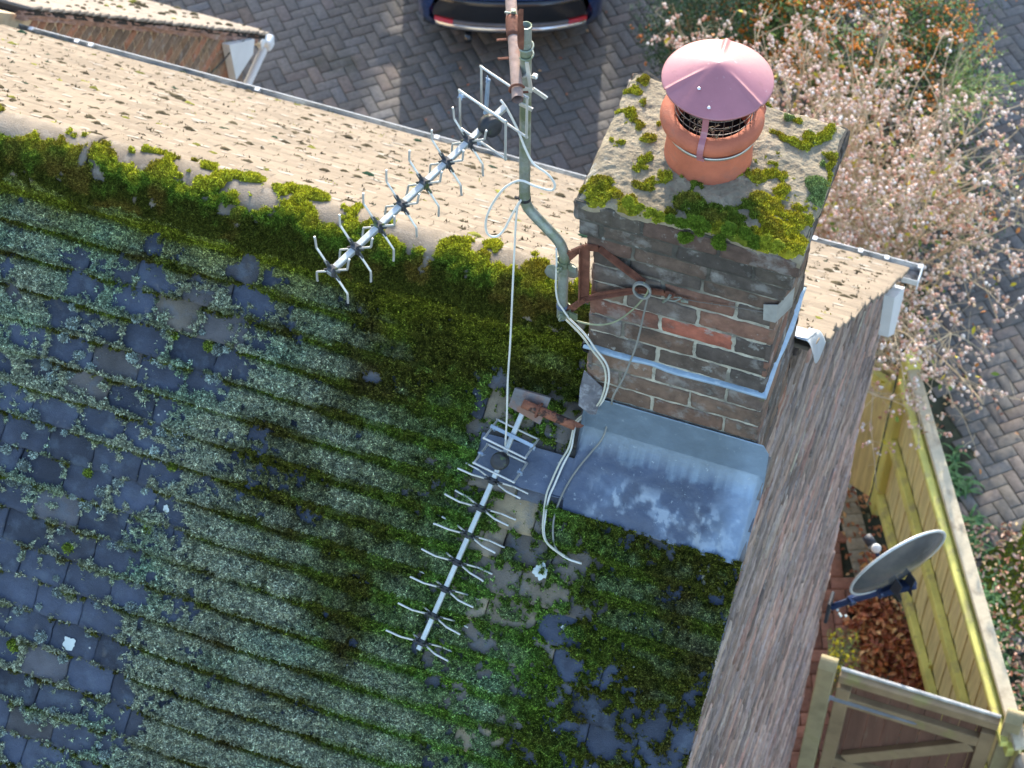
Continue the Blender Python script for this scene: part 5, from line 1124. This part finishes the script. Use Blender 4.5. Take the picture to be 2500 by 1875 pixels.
# stub stake at the foot of the fence near the gate
mb = MB(); sp0 = az(2258, 1676, G); mb.bar(sp0, sp0+A([.02, .02, .30]), .07, .07, up=(1, 0, 0), bev=.008); tag(obj('stake', mb, wood_y), 'short greenish timber stake at the foot of the fence by the gate', 'stake')
gm = M('gate_timber', (.30, .21, .115), .85, var=.22, vscale=6, bump=.4, bscale=70, spots=[(5, .56, .66, (.28, .27, .08), .55)])
gbm = M('gate_board', (.16, .080, .052), .85, var=.25, vscale=3, bump=.4, bscale=60, stretch=(5, 5, .5), spots=[(8, .58, .70, (.24, .18, .12), .5)])
GZt = -6.56; gxa, gxb, gy = .175, 1.16, 3.40
GT = thing('gate', 'framed brown boarded garden gate with a long grey strap hinge', 'gate', (gxa, gy, G))
X_, Y_, Z_ = (1, 0, 0), (0, 1, 0), (0, 0, 1)
nb = 9; mb = MB(); bw = (gxb-gxa-.02)/nb
for i in range(nb): mb.box((gxa+.01+bw*(i+.5), gy+.026, (GZt-.04+G+.06)/2), X_, Y_, Z_, bw*.97, .016, GZt-G-.12, bev=.002)
obj('board_panel', mb, gbm, GT)
for nm, cx, cz_, lx, lz in (('top_rail', (gxa+gxb)/2, GZt-.04, gxb-gxa, .075), ('upper_rail', (gxa+gxb)/2, GZt-.27, gxb-gxa-.16, .10), ('middle_rail', (gxa+gxb)/2, GZt-1.02, gxb-gxa-.16, .11), ('bottom_rail', (gxa+gxb)/2, G+.2, gxb-gxa-.16, .12)):
    mb = MB(); mb.box((cx, gy-.003, cz_), X_, Y_, Z_, lx, .05, lz, bev=.005); obj(nm, mb, gm, GT)
mb = MB(); mb.box(((gxa+gxb)/2, gy+.026, GZt+.006), X_, Y_, Z_, gxb-gxa, .018, .022, bev=.003); obj('bright_top_edge', mb, M('pale_silver_grey', (.55, .54, .50), .8, var=.35, vscale=14, bump=.4), GT)  # paler silver-grey bar along the top of the boards
for cx in (gxa+.045, gxb-.045):
    mb = MB(); mb.box((cx, gy-.004, (GZt+G)/2-.05), X_, Y_, Z_, .088, .056, GZt-G-.17, bev=.005); obj('stile', mb, gm, GT)
mb = MB(); mb.bar((gxa+.12, gy-.002, GZt-.96), (gxb-.11, gy-.002, GZt-.34), .045, .10, up=(0, 1, 0), bev=.004); 
mb = MB(); p0_, p1_ = A([gxa+.15, gy-.001, GZt-.95]), A([gxb-.12, gy-.001, GZt-.35]); mb.bar(p0_, p1_, .095, .045, up=(0, 1, 0), bev=.004); obj('brace', mb, gm, GT)
mb = MB(); hz = GZt-.265; P_ = [(gxa-.03, hz+.022), (gxa+.50, hz+.010), (gxa+.52, hz), (gxa+.50, hz-.010), (gxa-.03, hz-.022)]; mb.add([(a, gy-.033, b) for a, b in P_]+[(a, gy-.028, b) for a, b in P_], [(4, 3, 2, 1, 0), (5, 6, 7, 8, 9)]+[(i, (i+1) % 5, (i+1) % 5+5, i+5) for i in range(5)]); mb.box((gxa-.06, gy-.036, hz), X_, Y_, Z_, .05, .008, .13, bev=.002)
mb.tube([(gxa-.032, gy-.036, hz-.03), (gxa-.032, gy-.036, hz+.03)], .009, 10); obj('strap_hinge', mb, M('galv_hinge', (.32, .35, .40), .45, .4, var=.15, bump=.1), GT)
for nm, lab, cx, cyy, wd in (('gate_post', 'gate post with a rounded top standing tight against the house wall', .095, 3.40, .105), ('gate_post', 'gate post with a weathered rounded top where gate and fence meet', 1.235, 3.42, .105)):
    mb = MB(); zt = GZt+.11; mb.box((cx, cyy, (zt-.05+G-.05)/2), X_, Y_, Z_, wd, wd, zt-.05-G+.05, bev=.006)
    mb.grid(lambda a, b: np.stack([cx-wd/2+a*wd, cyy-wd/2+b*wd, zt-.05+.045*np.sin(np.pi*np.clip(b, 0, 1))+0*a], 1), 6, 8); tag(obj(nm, mb, M('post_timber', (.33, .27, .15), .85, var=.25, vscale=6, bump=.4, bscale=70, spots=[(6, .55, .65, (.22, .20, .08), .6)])), lab, 'post')
mb = MB(); gp = az(2500, 1850, -6.75); mb.tube([(gp[0]+.02, gp[1]-.05, G), (gp[0]+.02, gp[1]-.05, -6.72), (gp[0]+.02, gp[1]-.05, -6.70)], [.075, .072, .055], 18); tag(obj('round_post', mb, M('grey_log', (.33, .27, .2), .9, var=.35, vscale=12, bump=.5)), 'round timber post behind the gate post at the bottom right corner', 'post')

# ------------------------------------------------------------------ car
ca_ = R_(20.3); cu = A([math.cos(ca_), math.sin(ca_), 0]); cv = A([-math.sin(ca_), math.cos(ca_), 0])     # cu: car's right, cv: forward
cb0 = (az(1018, 78, G+.30)+az(1475, 78, G+.30))/2; cb0[2] = G; WC = np.linalg.norm((az(1018, 78, G+.30)-az(1475, 78, G+.30)))*1.02; print('car width', WC, cb0)
CAR = thing('car', 'dark blue car parked tail first on the block paving, seen from behind', 'car', cb0)
paint = M('car_paint', (.014, .045, .16), .22, .35, var=.05, vscale=2, bump=0, coat=.6, spec=.6)
secs = [  # forward, half width bottom, top z, shoulder half width, shoulder z
    (0.00, .80, .34, .80, .62), (.02, .85, .30, .86, .72), (.10, .90, .26, .91, .86), (.30, .93, .22, .925, .98), (.9, .94, .20, .935, 1.0), (2.2, .94, .20, .935, .97), (3.3, .93, .20, .92, .92), (3.9, .91, .22, .90, .84), (4.25, .84, .28, .84, .70), (4.35, .72, .34, .72, .55)]
sw = WC/1.88; V = []; NS = 13
for (f_, hb, zb_, hs, zs) in secs:
    ring = [(-hb*.9, zb_), (-hb, zb_+.08), (-hb, (zb_+zs)/2), (-hs, zs-.12), (-hs*.93, zs), (-hs*.5, zs+.02), (0, zs+.03)]; ring = ring+[(-a, b) for a, b in ring[:-1][::-1]]
    for a, b in ring: rr_ = a; V.append(cb0+cu*rr_*sw+cv*(f_+.10*(a/.95)**2*(1 if f_ < 1 else 0)*(1-f_))+A([0, 0, b]))
F = [(i*NS+j, i*NS+j+1, (i+1)*NS+j+1, (i+1)*NS+j) for i in range(len(secs)-1) for j in range(NS-1)]+[tuple(range(NS)), tuple((len(secs)-1)*NS+j for j in range(NS))[::-1]]+[(i*NS, (i+1)*NS, (i+1)*NS+NS-1, i*NS+NS-1) for i in range(len(secs)-1)]
mb = MB(); mb.add(V, F); body = obj('body', mb, paint, CAR, True)
def cabin(ins, zoff, fs): 
    V = []
    for (f_, hw, z) in fs: V += [cb0+cu*a*(hw-ins)*sw+cv*f_+A([0, 0, z+zoff+b]) for a, b in ((-1, 0), (-.92, .02), (-.5, .035), (0, .04), (.5, .035), (.92, .02), (1, 0))]
    return V, [(i*7+j, i*7+j+1, (i+1)*7+j+1, (i+1)*7+j) for i in range(len(fs)-1) for j in range(6)]
glass = M('car_glass', (.01, .012, .015), .06, 0, var=0, bump=0, spec=.8)
fs = [(.12, .80, .93), (.55, .68, 1.36), (.75, .66, 1.42), (1.4, .66, 1.47), (2.2, .66, 1.44), (2.6, .66, 1.36), (3.35, .82, .95)]
V, F = cabin(0, 0, fs); k = len(V); V += [cb0+cu*a*.88*sw+cv*f_+A([0, 0, .93]) for f_ in (.12, 3.35) for a in (-1, 1)]
F += [tuple(i*7 for i in range(7))+(k+2, k), tuple(i*7+6 for i in range(7))[::-1]+(k+1, k+3)]; mb = MB(); mb.add(V, F); obj('windows', mb, glass, CAR)
fs2 = [(.50, .665, 1.345), (.75, .665, 1.43), (1.4, .665, 1.48), (2.2, .665, 1.45), (2.55, .655, 1.385)]; V, F = cabin(0, .004, fs2); mb = MB(); mb.add(V, F); obj('roof', mb, paint, CAR, True)
dkp = M('rear_shade_black', (.014, .018, .024), .16, 0, var=.12, vscale=3, bump=0, spec=.7, coat=.5)  # near-black colour stands in for shade on the car's rear face
def rear(a, b, z0=.30, z1=.80, out=0.0):
    x = (a*2-1); return cb0+np.stack([x*.86*sw]*3, 1)*cu+np.outer(.015+.15*np.abs(x)**2.6-out-.02*np.sin(b*3.1), cv)+np.outer(z0+(z1-z0)*b, A([0, 0, 1.]))
mb = MB(); mb.grid(lambda a, b: rear(a, b, .30, .64, .035), 30, 8, thick=cv*-.03); obj('rear_bumper', mb, dkp, CAR, True)
mb = MB(); mb.grid(lambda a, b: rear(.07+a*.86, b, .335, .395, .06), 30, 3, thick=cv*-.03); BMP = obj('chrome_strip', mb, M('chrome', (.78, .80, .82), .12, .9, var=.03, bump=0), CAR, True)
mb = MB(); mb.grid(lambda a, b: rear(.07+a*.86, b, .395, .43, .062), 30, 2, thick=cv*-.03); obj('grey_trim', mb, M('grey_trim', (.16, .15, .15), .5, .3, bump=0), CAR, True)
for a0_, a1_ in ((.065, .17), (.83, .935)):
    mb = MB(); mb.grid(lambda a, b: rear(a0_+a*(a1_-a0_), b, .392, .432, .068), 8, 3, thick=cv*-.02); obj('red_reflector', mb, M('red_lens', (.55, .02, .02), .15, var=.15, bump=0, spec=.8), CAR)
for s_ in (-1, 1):
    mb = MB(); mb.box(cb0+cu*s_*.62*sw+cv*.06+A([0, 0, .83]), cu, cv, (0, 0, 1), .34, .06, .14, bev=.02); obj('tail_light', mb, M('red_lens'), CAR)
    mb = MB(); mb.box(cb0+cu*s_*1.02*sw+cv*2.75+A([0, 0, 1.02]), cu, cv, (0, 0, 1), .22, .10, .14, bev=.03); obj('mirror', mb, paint, CAR)
    for f_ in (.85, 3.45):
        mb = MB(); c_ = cb0+cu*s_*.84*sw+cv*f_+A([0, 0, .31]); mb.lathe([(0, -.1), (.25, -.1), (.31, -.07), (.31, .07), (.25, .1), (0, .1)], c_, 28, axis=(cv, A([0, 0, 1.]), cu)); wh = obj('wheel', mb, M('tyre', (.015, .015, .015), .8, bump=.1), CAR, True)
        mb = MB(); mb.lathe([(0, .085*s_), (.2, .105*s_), (.2, .08*s_), (0, .06*s_)], c_, 20, axis=(cv, A([0, 0, 1.]), cu)); obj('rim', mb, M('alloy', (.5, .5, .52), .3, .8), wh, True)
mb = MB(); ep = cb0-cu*.42*sw-cv*.02+A([0, 0, .25]); mb.tube([ep+cv*.12, ep-cv*.03], .032, 14); obj('exhaust', mb, dkp, CAR, True)
mb = MB(); mb.box(cb0+cv*.08+A([0, 0, .92])-cv*.09, cu, cv, (0, 0, 1), .50, .01, .11, bev=.002); obj('number_plate', mb, M('plate_yellow', (.62, .48, .06), .5, var=.05, bump=0), CAR)

# ------------------------------------------------------------------ plants
def rv(r, k=3): v = r.normal(size=k); return v/np.linalg.norm(v)
def bez(a, b, c, n=7): t = np.linspace(0, 1, n)[:, None]; return (1-t)**2*a+2*t*(1-t)*b+t*t*c
def twigs(mb, pts, r0, r1, seg=5): mb.tube(pts, [r0, r1], seg, cap=False)
leafm = M('leaf', attr=True, rough=.6, var=.2, bump=0, spec=.3)
stemm = M('twig_bark', (.48, .38, .24), .85, var=.3, vscale=20, bump=.2, spots=[(8, .58, .68, (.20, .13, .09), .6)])
r = np.random.default_rng(77)
SB = A([-.75, 7.25, G]); SH = thing('shrub', 'big leafless shrub covered in small pale pink fruit clusters beyond the gable', 'shrub', SB)
la, sa_ = A([.60, -.80, 0]), A([.80, .60, 0]); SCn = A([-.72, 7.02, -6.35])
mb = MB(); tips, tdir = [], []; nodes = []
for i in range(74):
    d = rv(r); d[2] = abs(d[2])*1.0-.25; q_ = r.uniform(.45, 1.0)**.5
    tgt = SCn+la*d[0]*2.15*q_+sa_*d[1]*1.18*q_+A([0, 0, d[2]*1.25*q_]); b0_ = SB+A([r.normal()*.22, r.normal()*.25, 0]); mid_ = (b0_*.55+tgt*.45)+A([0, 0, .55])
    pts = bez(b0_, mid_, tgt, 9)+r.normal(size=(9, 3))*.018; twigs(mb, pts, .011, .004)
    for j in range(9):
        k = r.integers(4, 9); p = pts[k]; dd_ = rv(r)*A([1, 1, .7])+(tgt-SCn)*.25+A([0, 0, .15]); L = r.uniform(.22, .55); e = p+dd_/np.linalg.norm(dd_)*L; pp = bez(p, (p+e)/2+rv(r)*.06, e, 5); twigs(mb, pp, .0045, .0025, 4)
        for m2 in range(4):
            p3_ = pp[r.integers(1, 5)]; d3 = rv(r)+dd_*.4; e3_ = p3_+d3/np.linalg.norm(d3)*r.uniform(.06, .2); twigs(mb, [p3_, (p3_+e3_)/2+rv(r)*.012, e3_], .0022, .0014, 4); tips.append(e3_)
        tips.append(e)
# long wands out over the paving
for (u, v, z) in ((2440, 350, -6.4), (2330, 40, -6.3), (2500, 520, -6.2), (2470, 760, -6.3), (2400, 990, -6.7), (2370, 1070, -6.9), (1600, 30, -6.2), (1640, 190, -6.0), (1620, 95, -6.2), (2250, 1080, -6.6), (2140, 1190, -6.9), (2500, 640, -6.5), (2420, 880, -6.6), (1720, 130, -5.9), (1580, 175, -6.0)):
    e = az(u, v, z); s0 = SCn*.6+e*.4+A([0, 0, -.2]); pp = bez(s0, (s0+e)/2+A([0, 0, .18]), e, 9)+r.normal(size=(9, 3))*.01; twigs(mb, pp, .006, .002)
    for j in range(16):
        p = pp[r.integers(3, 9)]; e3_ = p+rv(r)*r.uniform(.04, .14); twigs(mb, [p, (p+e3_)/2+rv(r)*.01, e3_], .002, .0012, 4)
        if r.random() < .8: tips.append(e3_)
obj('stems', mb, stemm, SH); tips = A(tips); tips = tips[r.random(len(tips)) < np.clip(1.0-(tips[:, 1]-7.6)*.45, .25, .85)]; n = len(tips)
kk = r.integers(2, 7, n); cen = np.repeat(tips, kk, 0)+r.normal(size=(kk.sum(), 3))*.017; n2 = len(cen)
cb2 = A([[.68, .47, .37], [.76, .60, .50], [.60, .31, .22], [.84, .76, .69], [.60, .43, .26]])[r.choice(5, n2, p=[.34, .26, .18, .12, .10])]*(.8+.35*r.random((n2, 1)))
bl = blobs(cen, .0065+.0075*r.random(n2), cb2, 1, lump=.35); o = tag(obj('fruit_clusters', bl, M('pink_fruit', attr=True, rough=.55, var=.15, vscale=90, bump=.2), SH), kind='stuff')
sel = r.random(n) < .26; P = tips[sel]+r.normal(size=(sel.sum(), 3))*.05; cc = A([[.52, .42, .03], [.45, .17, .04], [.16, .22, .03], [.30, .14, .07]])[r.choice(4, len(P), p=[.34, .2, .3, .16])]
obj('leaves', leaves(P, r.normal(size=P.shape)+A([0, 0, 1.]), cc, .05, .026, 5), leafm, SH)
# ---- evergreen shrubs
def bush(nm, lab, base, cen, rad, nleaf, L, cols, seed, shell=.75, clump=26, stem_r=.02, wl=.5):
    r = np.random.default_rng(seed); root = thing(nm, lab, 'shrub', base); mb = MB(); Ps, Ns = [], []
    cl = []
    for i in range(clump):
        d = rv(r); d[2] = d[2]*.8+.15; c_ = A(cen)+d*A(rad)*r.uniform(.35, .95); cl.append(c_); mb.tube(bez(A(base)+rv(r)*.06*A([1, 1, 0]), (A(base)+c_)/2+rv(r)*.1, c_, 6), [stem_r, .004], 5)
    obj('stems', mb, stemm, root)
    for c_ in cl:
        m_ = nleaf//clump; d = r.normal(size=(m_, 3)); d /= np.linalg.norm(d, axis=1)[:, None]; rr_ = r.uniform(.3, 1, (m_, 1))**.5; Ps.append(c_+d*rr_*A(rad)*.34); Ns.append(d+A([0, 0, .5]))
    Ps, Ns = np.concatenate(Ps), np.concatenate(Ns); n = len(Ps); cc = A(cols)[r.integers(0, len(cols), n)]*(.6+.7*r.random((n, 1)))
    obj('foliage', leaves(Ps, Ns, cc, L, L*wl, seed+1), leafm, root); return root, Ps, cl
b1_ = az(1740, 20, -7.0); root, Ps, cl = bush('evergreen_bush', 'dark green evergreen bush behind the chimney, nearest the car', (b1_[0], b1_[1]+.2, G), (b1_[0]-.05, b1_[1]+.2, -7.35), (.62, .75, .85), 15000, .030, [(.035, .085, .03), (.05, .11, .045), (.09, .15, .07), (.03, .06, .025)], 61, clump=44, wl=.35)
k = r.random(len(Ps)) < .007; P = np.repeat(Ps[k], 4, 0)+r.normal(size=(k.sum()*4, 3))*.012; obj('orange_berries', blobs(P, np.full(len(P), .008), np.tile(A([.62, .17, .02]), (len(P), 1)), 0), M('orange_fruit', attr=True, rough=.45, bump=0), root)['kind'] = 'stuff'
b2_ = az(2050, 5, -7.1); root, Ps, cl = bush('berry_bush', 'green bush thick with bright orange berries at the top edge', (b2_[0], b2_[1]+.1, G), (b2_[0], b2_[1]+.1, -7.4), (1.15, .8, .85), 20000, .034, [(.07, .16, .035), (.11, .24, .06), (.18, .26, .06), (.09, .10, .04)], 62, clump=60, wl=.4)
k = r.random(len(cl)) < 2; P = []
for c_ in cl:
    for j in range(5): d = rv(r); d[2] = abs(d[2]); q_ = c_+d*A([.38, .27, .28]); P.append(q_+r.normal(size=(15, 3))*.04)
P = np.concatenate(P); obj('orange_berries', blobs(P, .007+.006*r.random(len(P)), A([.72, .22, .015])*(.8+.4*r.random((len(P), 1))), 0), M('orange_fruit'), root)['kind'] = 'stuff'
b3_ = az(2190, 430, -7.6); root, Ps, cl = bush('underplanting', 'orange berried green bush low down beneath the pink fruited shrub', (b3_[0], b3_[1]+.3, G), (b3_[0], b3_[1]+.3, -7.75), (.8, 1.5, .55), 13000, .034, [(.05, .10, .03), (.08, .15, .04), (.10, .05, .03)], 63, clump=40, wl=.45)
P = []
for c_ in cl: P.append(c_+rv(r)*A([.25, .4, .15])+r.normal(size=(16, 3))*.05)
P = np.concatenate(P); obj('orange_berries', blobs(P, np.full(len(P), .009), A([.60, .18, .02])*(.8+.4*r.random((len(P), 1))), 0), M('orange_fruit'), root)['kind'] = 'stuff'
# light green arching sprays to the right
GS = thing('cotoneaster', 'arching light green leafy sprays reaching over the paving at right', 'shrub', (-.4, 8.2, G)); mb = MB(); P, N_ = [], []
b0_ = az(2300, 250, -7.4)
for (u, v) in ((2440, 75), (2425, 115), (2470, 190), (2485, 225), (2440, 255), (2405, 280), (2490, 205), (2380, 60), (2350, 300), (2400, 170), (2450, 215), (2330, 210), (2360, 240)):
    for q_ in range(3):
        e = az(u+r.normal()*18, v+r.normal()*14, -7.0+r.normal()*.15); pp = bez(b0_+r.normal(size=3)*.12, (b0_+e)/2+A([0, 0, .15]), e, 10); twigs(mb, pp, .004, .0015, 4)
        for j in range(46): t = r.uniform(.25, 1); k_ = t*9; i_ = min(8, int(k_)); P.append(pp[i_]*(1-(k_-i_))+pp[i_+1]*(k_-i_)+r.normal(size=3)*.014); N_.append(rv(r)+A([0, 0, .8]))
obj('stems', mb, stemm, GS); n = len(P); cc = A([[.20, .34, .09], [.28, .40, .16], [.36, .42, .10]])[r.integers(0, 3, n)]*(.7+.5*r.random((n, 1))); obj('leaves', leaves(A(P), A(N_), cc, .024, .013, 8), leafm, GS)
# winter jasmine by the wall
JA = thing('winter_jasmine', 'green stemmed jasmine with small yellow flowers between wall and gate', 'shrub', (.12, 3.75, G)); mb = MB(); P = []
jm = M('green_stem', (.16, .19, .08), .7, var=.3, bump=0)
for i in range(70):
    b0_ = A([.08+r.random()*.05, 3.62+r.random()*.3, -7.4+r.random()*.2]); e = az(r.uniform(2020, 2100), r.uniform(1535, 1650), -7.35+r.random()*.3); pp = bez(b0_, (b0_+e)/2+A([0, 0, .12]), e, 7); mb.tube(pp, [.0025, .0012], 4, cap=False)
    for j in range(2):
        if r.random() < .62: P.append(pp[r.integers(3, 7)]+r.normal(size=3)*.006)
mb.tube([(.12, 3.75, G), (.11, 3.75, -7.8), (.12, 3.74, -7.3)], [.012, .006], 6); obj('stems', mb, jm, JA)
P = A(P); P = np.repeat(P, 5, 0)+r.normal(size=(len(P)*5, 3))*.006; obj('flowers', leaves(P, r.normal(size=P.shape)+A([0, 0, 1]), np.tile(A([.78, .66, .03]), (len(P), 1)), .017, .012, 4), leafm, JA)
P = r.uniform(0, 1, (500, 3)); P = A([az(2020+80*a, 1535+115*b, -7.4+.3*c_) for a, b, c_ in P]); obj('leaves', leaves(P, r.normal(size=P.shape)+A([0, 0, 1]), A([.20, .24, .05])*(.7+.6*r.random((500, 1))), .016, .007, 4), leafm, JA)

# ------------------------------------------------------------------ fallen leaves, moss and ground cover
brl = 1.55*A([[.34, .125, .055], [.27, .09, .045], [.42, .20, .09], [.22, .075, .04], [.46, .28, .12]])
hp = [(2110, 1490, .10), (2140, 1510, .14), (2165, 1545, .16), (2185, 1580, .17), (2200, 1610, .17), (2225, 1645, .15), (2245, 1675, .12), (2170, 1600, .15), (2150, 1560, .15), (2250, 1690, .10), (2130, 1620, .10), (2100, 1545, .09)]
def litter(n, area, L, cols, zf, seed, flat=.5):
    r = np.random.default_rng(seed); P = area(r, n); c = A(cols)[r.integers(0, len(cols), len(P))]*(.7+.6*r.random((len(P), 1))); return leaves(P+A([0, 0, .0]), r.normal(size=P.shape)*flat+A([0, 0, 1.]), c, L, L*.5, seed, fold=.5)
def heap_area(r, n):
    out = []
    for i in range(n):
        u, v, w_ = hp[r.integers(len(hp))]; p = az(u, v, G); d = r.normal(size=2)*w_*.50; q_ = math.exp(-(d@d)/(w_*w_)); out.append((p[0]+d[0], p[1]+d[1], G+.03+r.random()**.7*.17*q_))
    P = A(out); return P[(P[:, 1] > 3.5) & (P[:, 0] > .02)]
tag(obj('leaf_pile', litter(2000, heap_area, .062, brl, 0, 91, .8), leafm), 'heap of curled rust brown leaves on the path behind the gate', 'leaf pile', kind='stuff')
def strip_area(a0_, a1_, t0_, t1_, z=G+.02):
    def f_(r, n): t = r.uniform(t0_, t1_, n); o = r.uniform(a0_, a1_, n); q_ = fence_a[None]+fd[None]*t[:, None]+fnv[None]*o[:, None]; return np.column_stack([q_, z+r.random(n)*.025])
    return f_
ms = [litter(420, strip_area(-.36, -.05, -.3, 3.0), .045, brl*.8, 0, 92), litter(200, lambda r, n: np.column_stack([r.uniform(.03, .3, n), r.uniform(4.9, 6.6, n), G+.03+.05*r.random(n)]), .055, brl, 0, 93), litter(2600, strip_area(.05, .95, .2, 4.2), .042, A([[.50, .30, .22], [.60, .42, .32], [.40, .16, .09], [.54, .38, .20]]), 0, 94, .4),
      litter(160, lambda r, n: np.column_stack([r.uniform(-4.5, 1.5, n), r.uniform(6.5, 11, n), np.full(n, G+.012)]), .035, brl, 0, 95, .15), litter(500, lambda r, n: np.column_stack([r.uniform(-2.4, .4, n), r.uniform(5.8, 8.3, n), G-.03+.03*r.random(n)]), .05, brl*.7, 0, 96, .4)]
tag(obj('leaf_litter', merge(*ms), leafm), 'brown and pinkish fallen leaves scattered along both sides of the fence', 'fallen leaves', kind='stuff')
r = np.random.default_rng(97)
# ground moss on the strip outside the fence
K = 60000; t = r.uniform(.2, 4.3, K); o_ = r.uniform(.25, 1.3, K); q_ = fence_a[None]+fd[None]*t[:, None]+fnv[None]*o_[:, None]; mz = fbm(np.column_stack([q_*2.6, 0*t]), 1, 4, 401)+.10*np.clip((t-1.2)/2, 0, 1)-.10*np.abs(o_-.75); k = mz > .47; P = np.column_stack([q_[k], np.full(k.sum(), G+.006)])
cc = np.where(r.random((len(P), 1)) < .5, A([.34, .38, .04]), A([.20, .28, .04])); TU = tufts(P, (0, 0, 1), cc, .018, .004, 2, .7, 41)
tag(obj('ground_moss', TU, mossA), 'yellow green moss creeping over the ground and paving outside the fence', 'moss', kind='stuff')
V, F, C = [], [], []; nv_ = 0
def strap(P0, n, L, col):
    global nv_
    for i in range(n):
        a = r.uniform(0, 6.28); d = A([math.cos(a), math.sin(a), 0]); s_ = A([-d[1], d[0], 0]); l = L*r.uniform(.6, 1.2); w_ = l*.045; pts = [P0+d*l*t_*.8+A([0, 0, l*(.75*t_-.75*t_*t_*1.1)]) for t_ in (0, .33, .66, 1)]
        for j, p in enumerate(pts): ww = w_*(1, 1.1, .8, .1)[j]; V.extend([p-s_*ww, p+s_*ww]); C.extend([A(col)*r.uniform(.7, 1.3)]*2)
        F.extend([(nv_+2*j, nv_+2*j+1, nv_+2*j+3, nv_+2*j+2) for j in range(3)]); nv_ += 8
for (u, v) in ((2290, 1140), (2320, 1170), (2345, 1200), (2300, 1200), (2370, 1270), (2390, 1350), (2400, 1400), (2375, 1320), (2425, 1450), (2440, 1530), (2460, 1630), (2480, 1700), (2330, 1130), (2280, 1080), (2450, 1580), (2405, 1470), (2490, 1800), (2225, 1480), (2230, 1580)):
    for m2 in range(3): strap(az(u+r.normal()*12, v+r.normal()*12, G), 8, .18, (.07, .16, .05))
tag(obj('strap_leaf_plants', (A(V), F, A(C)), leafm), 'tufts of dark green strap leaves growing along the outside of the fence', 'ground cover', kind='stuff')
# moss in the joints and oil stains: low weeds on the drive
K = 26000; x = r.uniform(-6, 2, K); y = r.uniform(6.2, 12, K); k = fbm(np.stack([x*1.1, y*1.1, 0*x], 1), 1, 4, 411) > .56; P = np.stack([x[k], y[k], np.full(k.sum(), G-.008)], 1)
tag(obj('joint_moss', tufts(P, (0, 0, 1), np.tile(A([.06, .09, .02]), (len(P), 1)), .010, .004, 2, .6, 43), mossA), 'thin dark moss growing in the joints of the block paving', 'moss', kind='stuff')

# ------------------------------------------------------------------ houses across the way (they shade the drive)
def far_house(lab, x0, x1, y0, y1, eaves, ridge, seed):
    root = thing('house', lab, 'house', ((x0+x1)/2, (y0+y1)/2, G)); ym = (y0+y1)/2; g = G-.05
    mb = MB(); P = [(x, y, z) for x in (x0, x1) for y, z in ((y0, g), (y0, G+eaves), (ym, G+ridge), (y1, G+eaves), (y1, g))]; mb.add(P, [(0, 1, 2, 3, 4), (9, 8, 7, 6, 5), (0, 5, 6, 1), (3, 8, 9, 4)])
    fb_ = M('far_brick', (.24, .12, .085), .9, var=.3, vscale=8); obj('wall', mb, fb_, root)
    mb = MB()
    for s_, (ya, yb_) in ((1, (y0-.35, ym)), (-1, (ym, y1+.35))):
        za = G+eaves-.35*(ridge-eaves)/(ym-y0)+.08 if s_ > 0 else G+ridge+.08; zb_ = G+ridge+.08 if s_ > 0 else G+eaves-.35*(ridge-eaves)/(ym-y0)+.08
        mb.add([(x0-.15, ya, za), (x1+.15, ya, za), (x1+.15, yb_, zb_), (x0-.15, yb_, zb_), (x0-.15, ya, za-.1), (x1+.15, ya, za-.1), (x1+.15, yb_, zb_-.1), (x0-.15, yb_, zb_-.1)], [(0, 1, 2, 3), (7, 6, 5, 4), (0, 4, 5, 1), (1, 5, 6, 2), (2, 6, 7, 3), (3, 7, 4, 0)])
    obj('roof', mb, M('far_tile', (.20, .13, .10), .9, var=.2, vscale=4), root)
    for i in range(4):
        for z in (1.1, 3.7):
            cx = x0+(i+.5)*(x1-x0)/4; mb = MB(); mb.box((cx, y0-.02, G+z+.6), (1, 0, 0), (0, 1, 0), (0, 0, 1), 1.3, .08, 1.2); w_ = obj('window', mb, upvc, root); mb = MB(); mb.box((cx, y0-.065, G+z+.6), (1, 0, 0), (0, 1, 0), (0, 0, 1), 1.15, .02, 1.05); obj('pane', mb, MATS['car_glass'], w_)
far_house('brick house across the drive, left of the gap, out of the frame', -25, -12.2, 28, 35, 6.0, 9.5, 1)
far_house('brick house across the drive, right of the gap, out of the frame', -9.38, 4, 28, 35, 6.0, 9.4, 2)
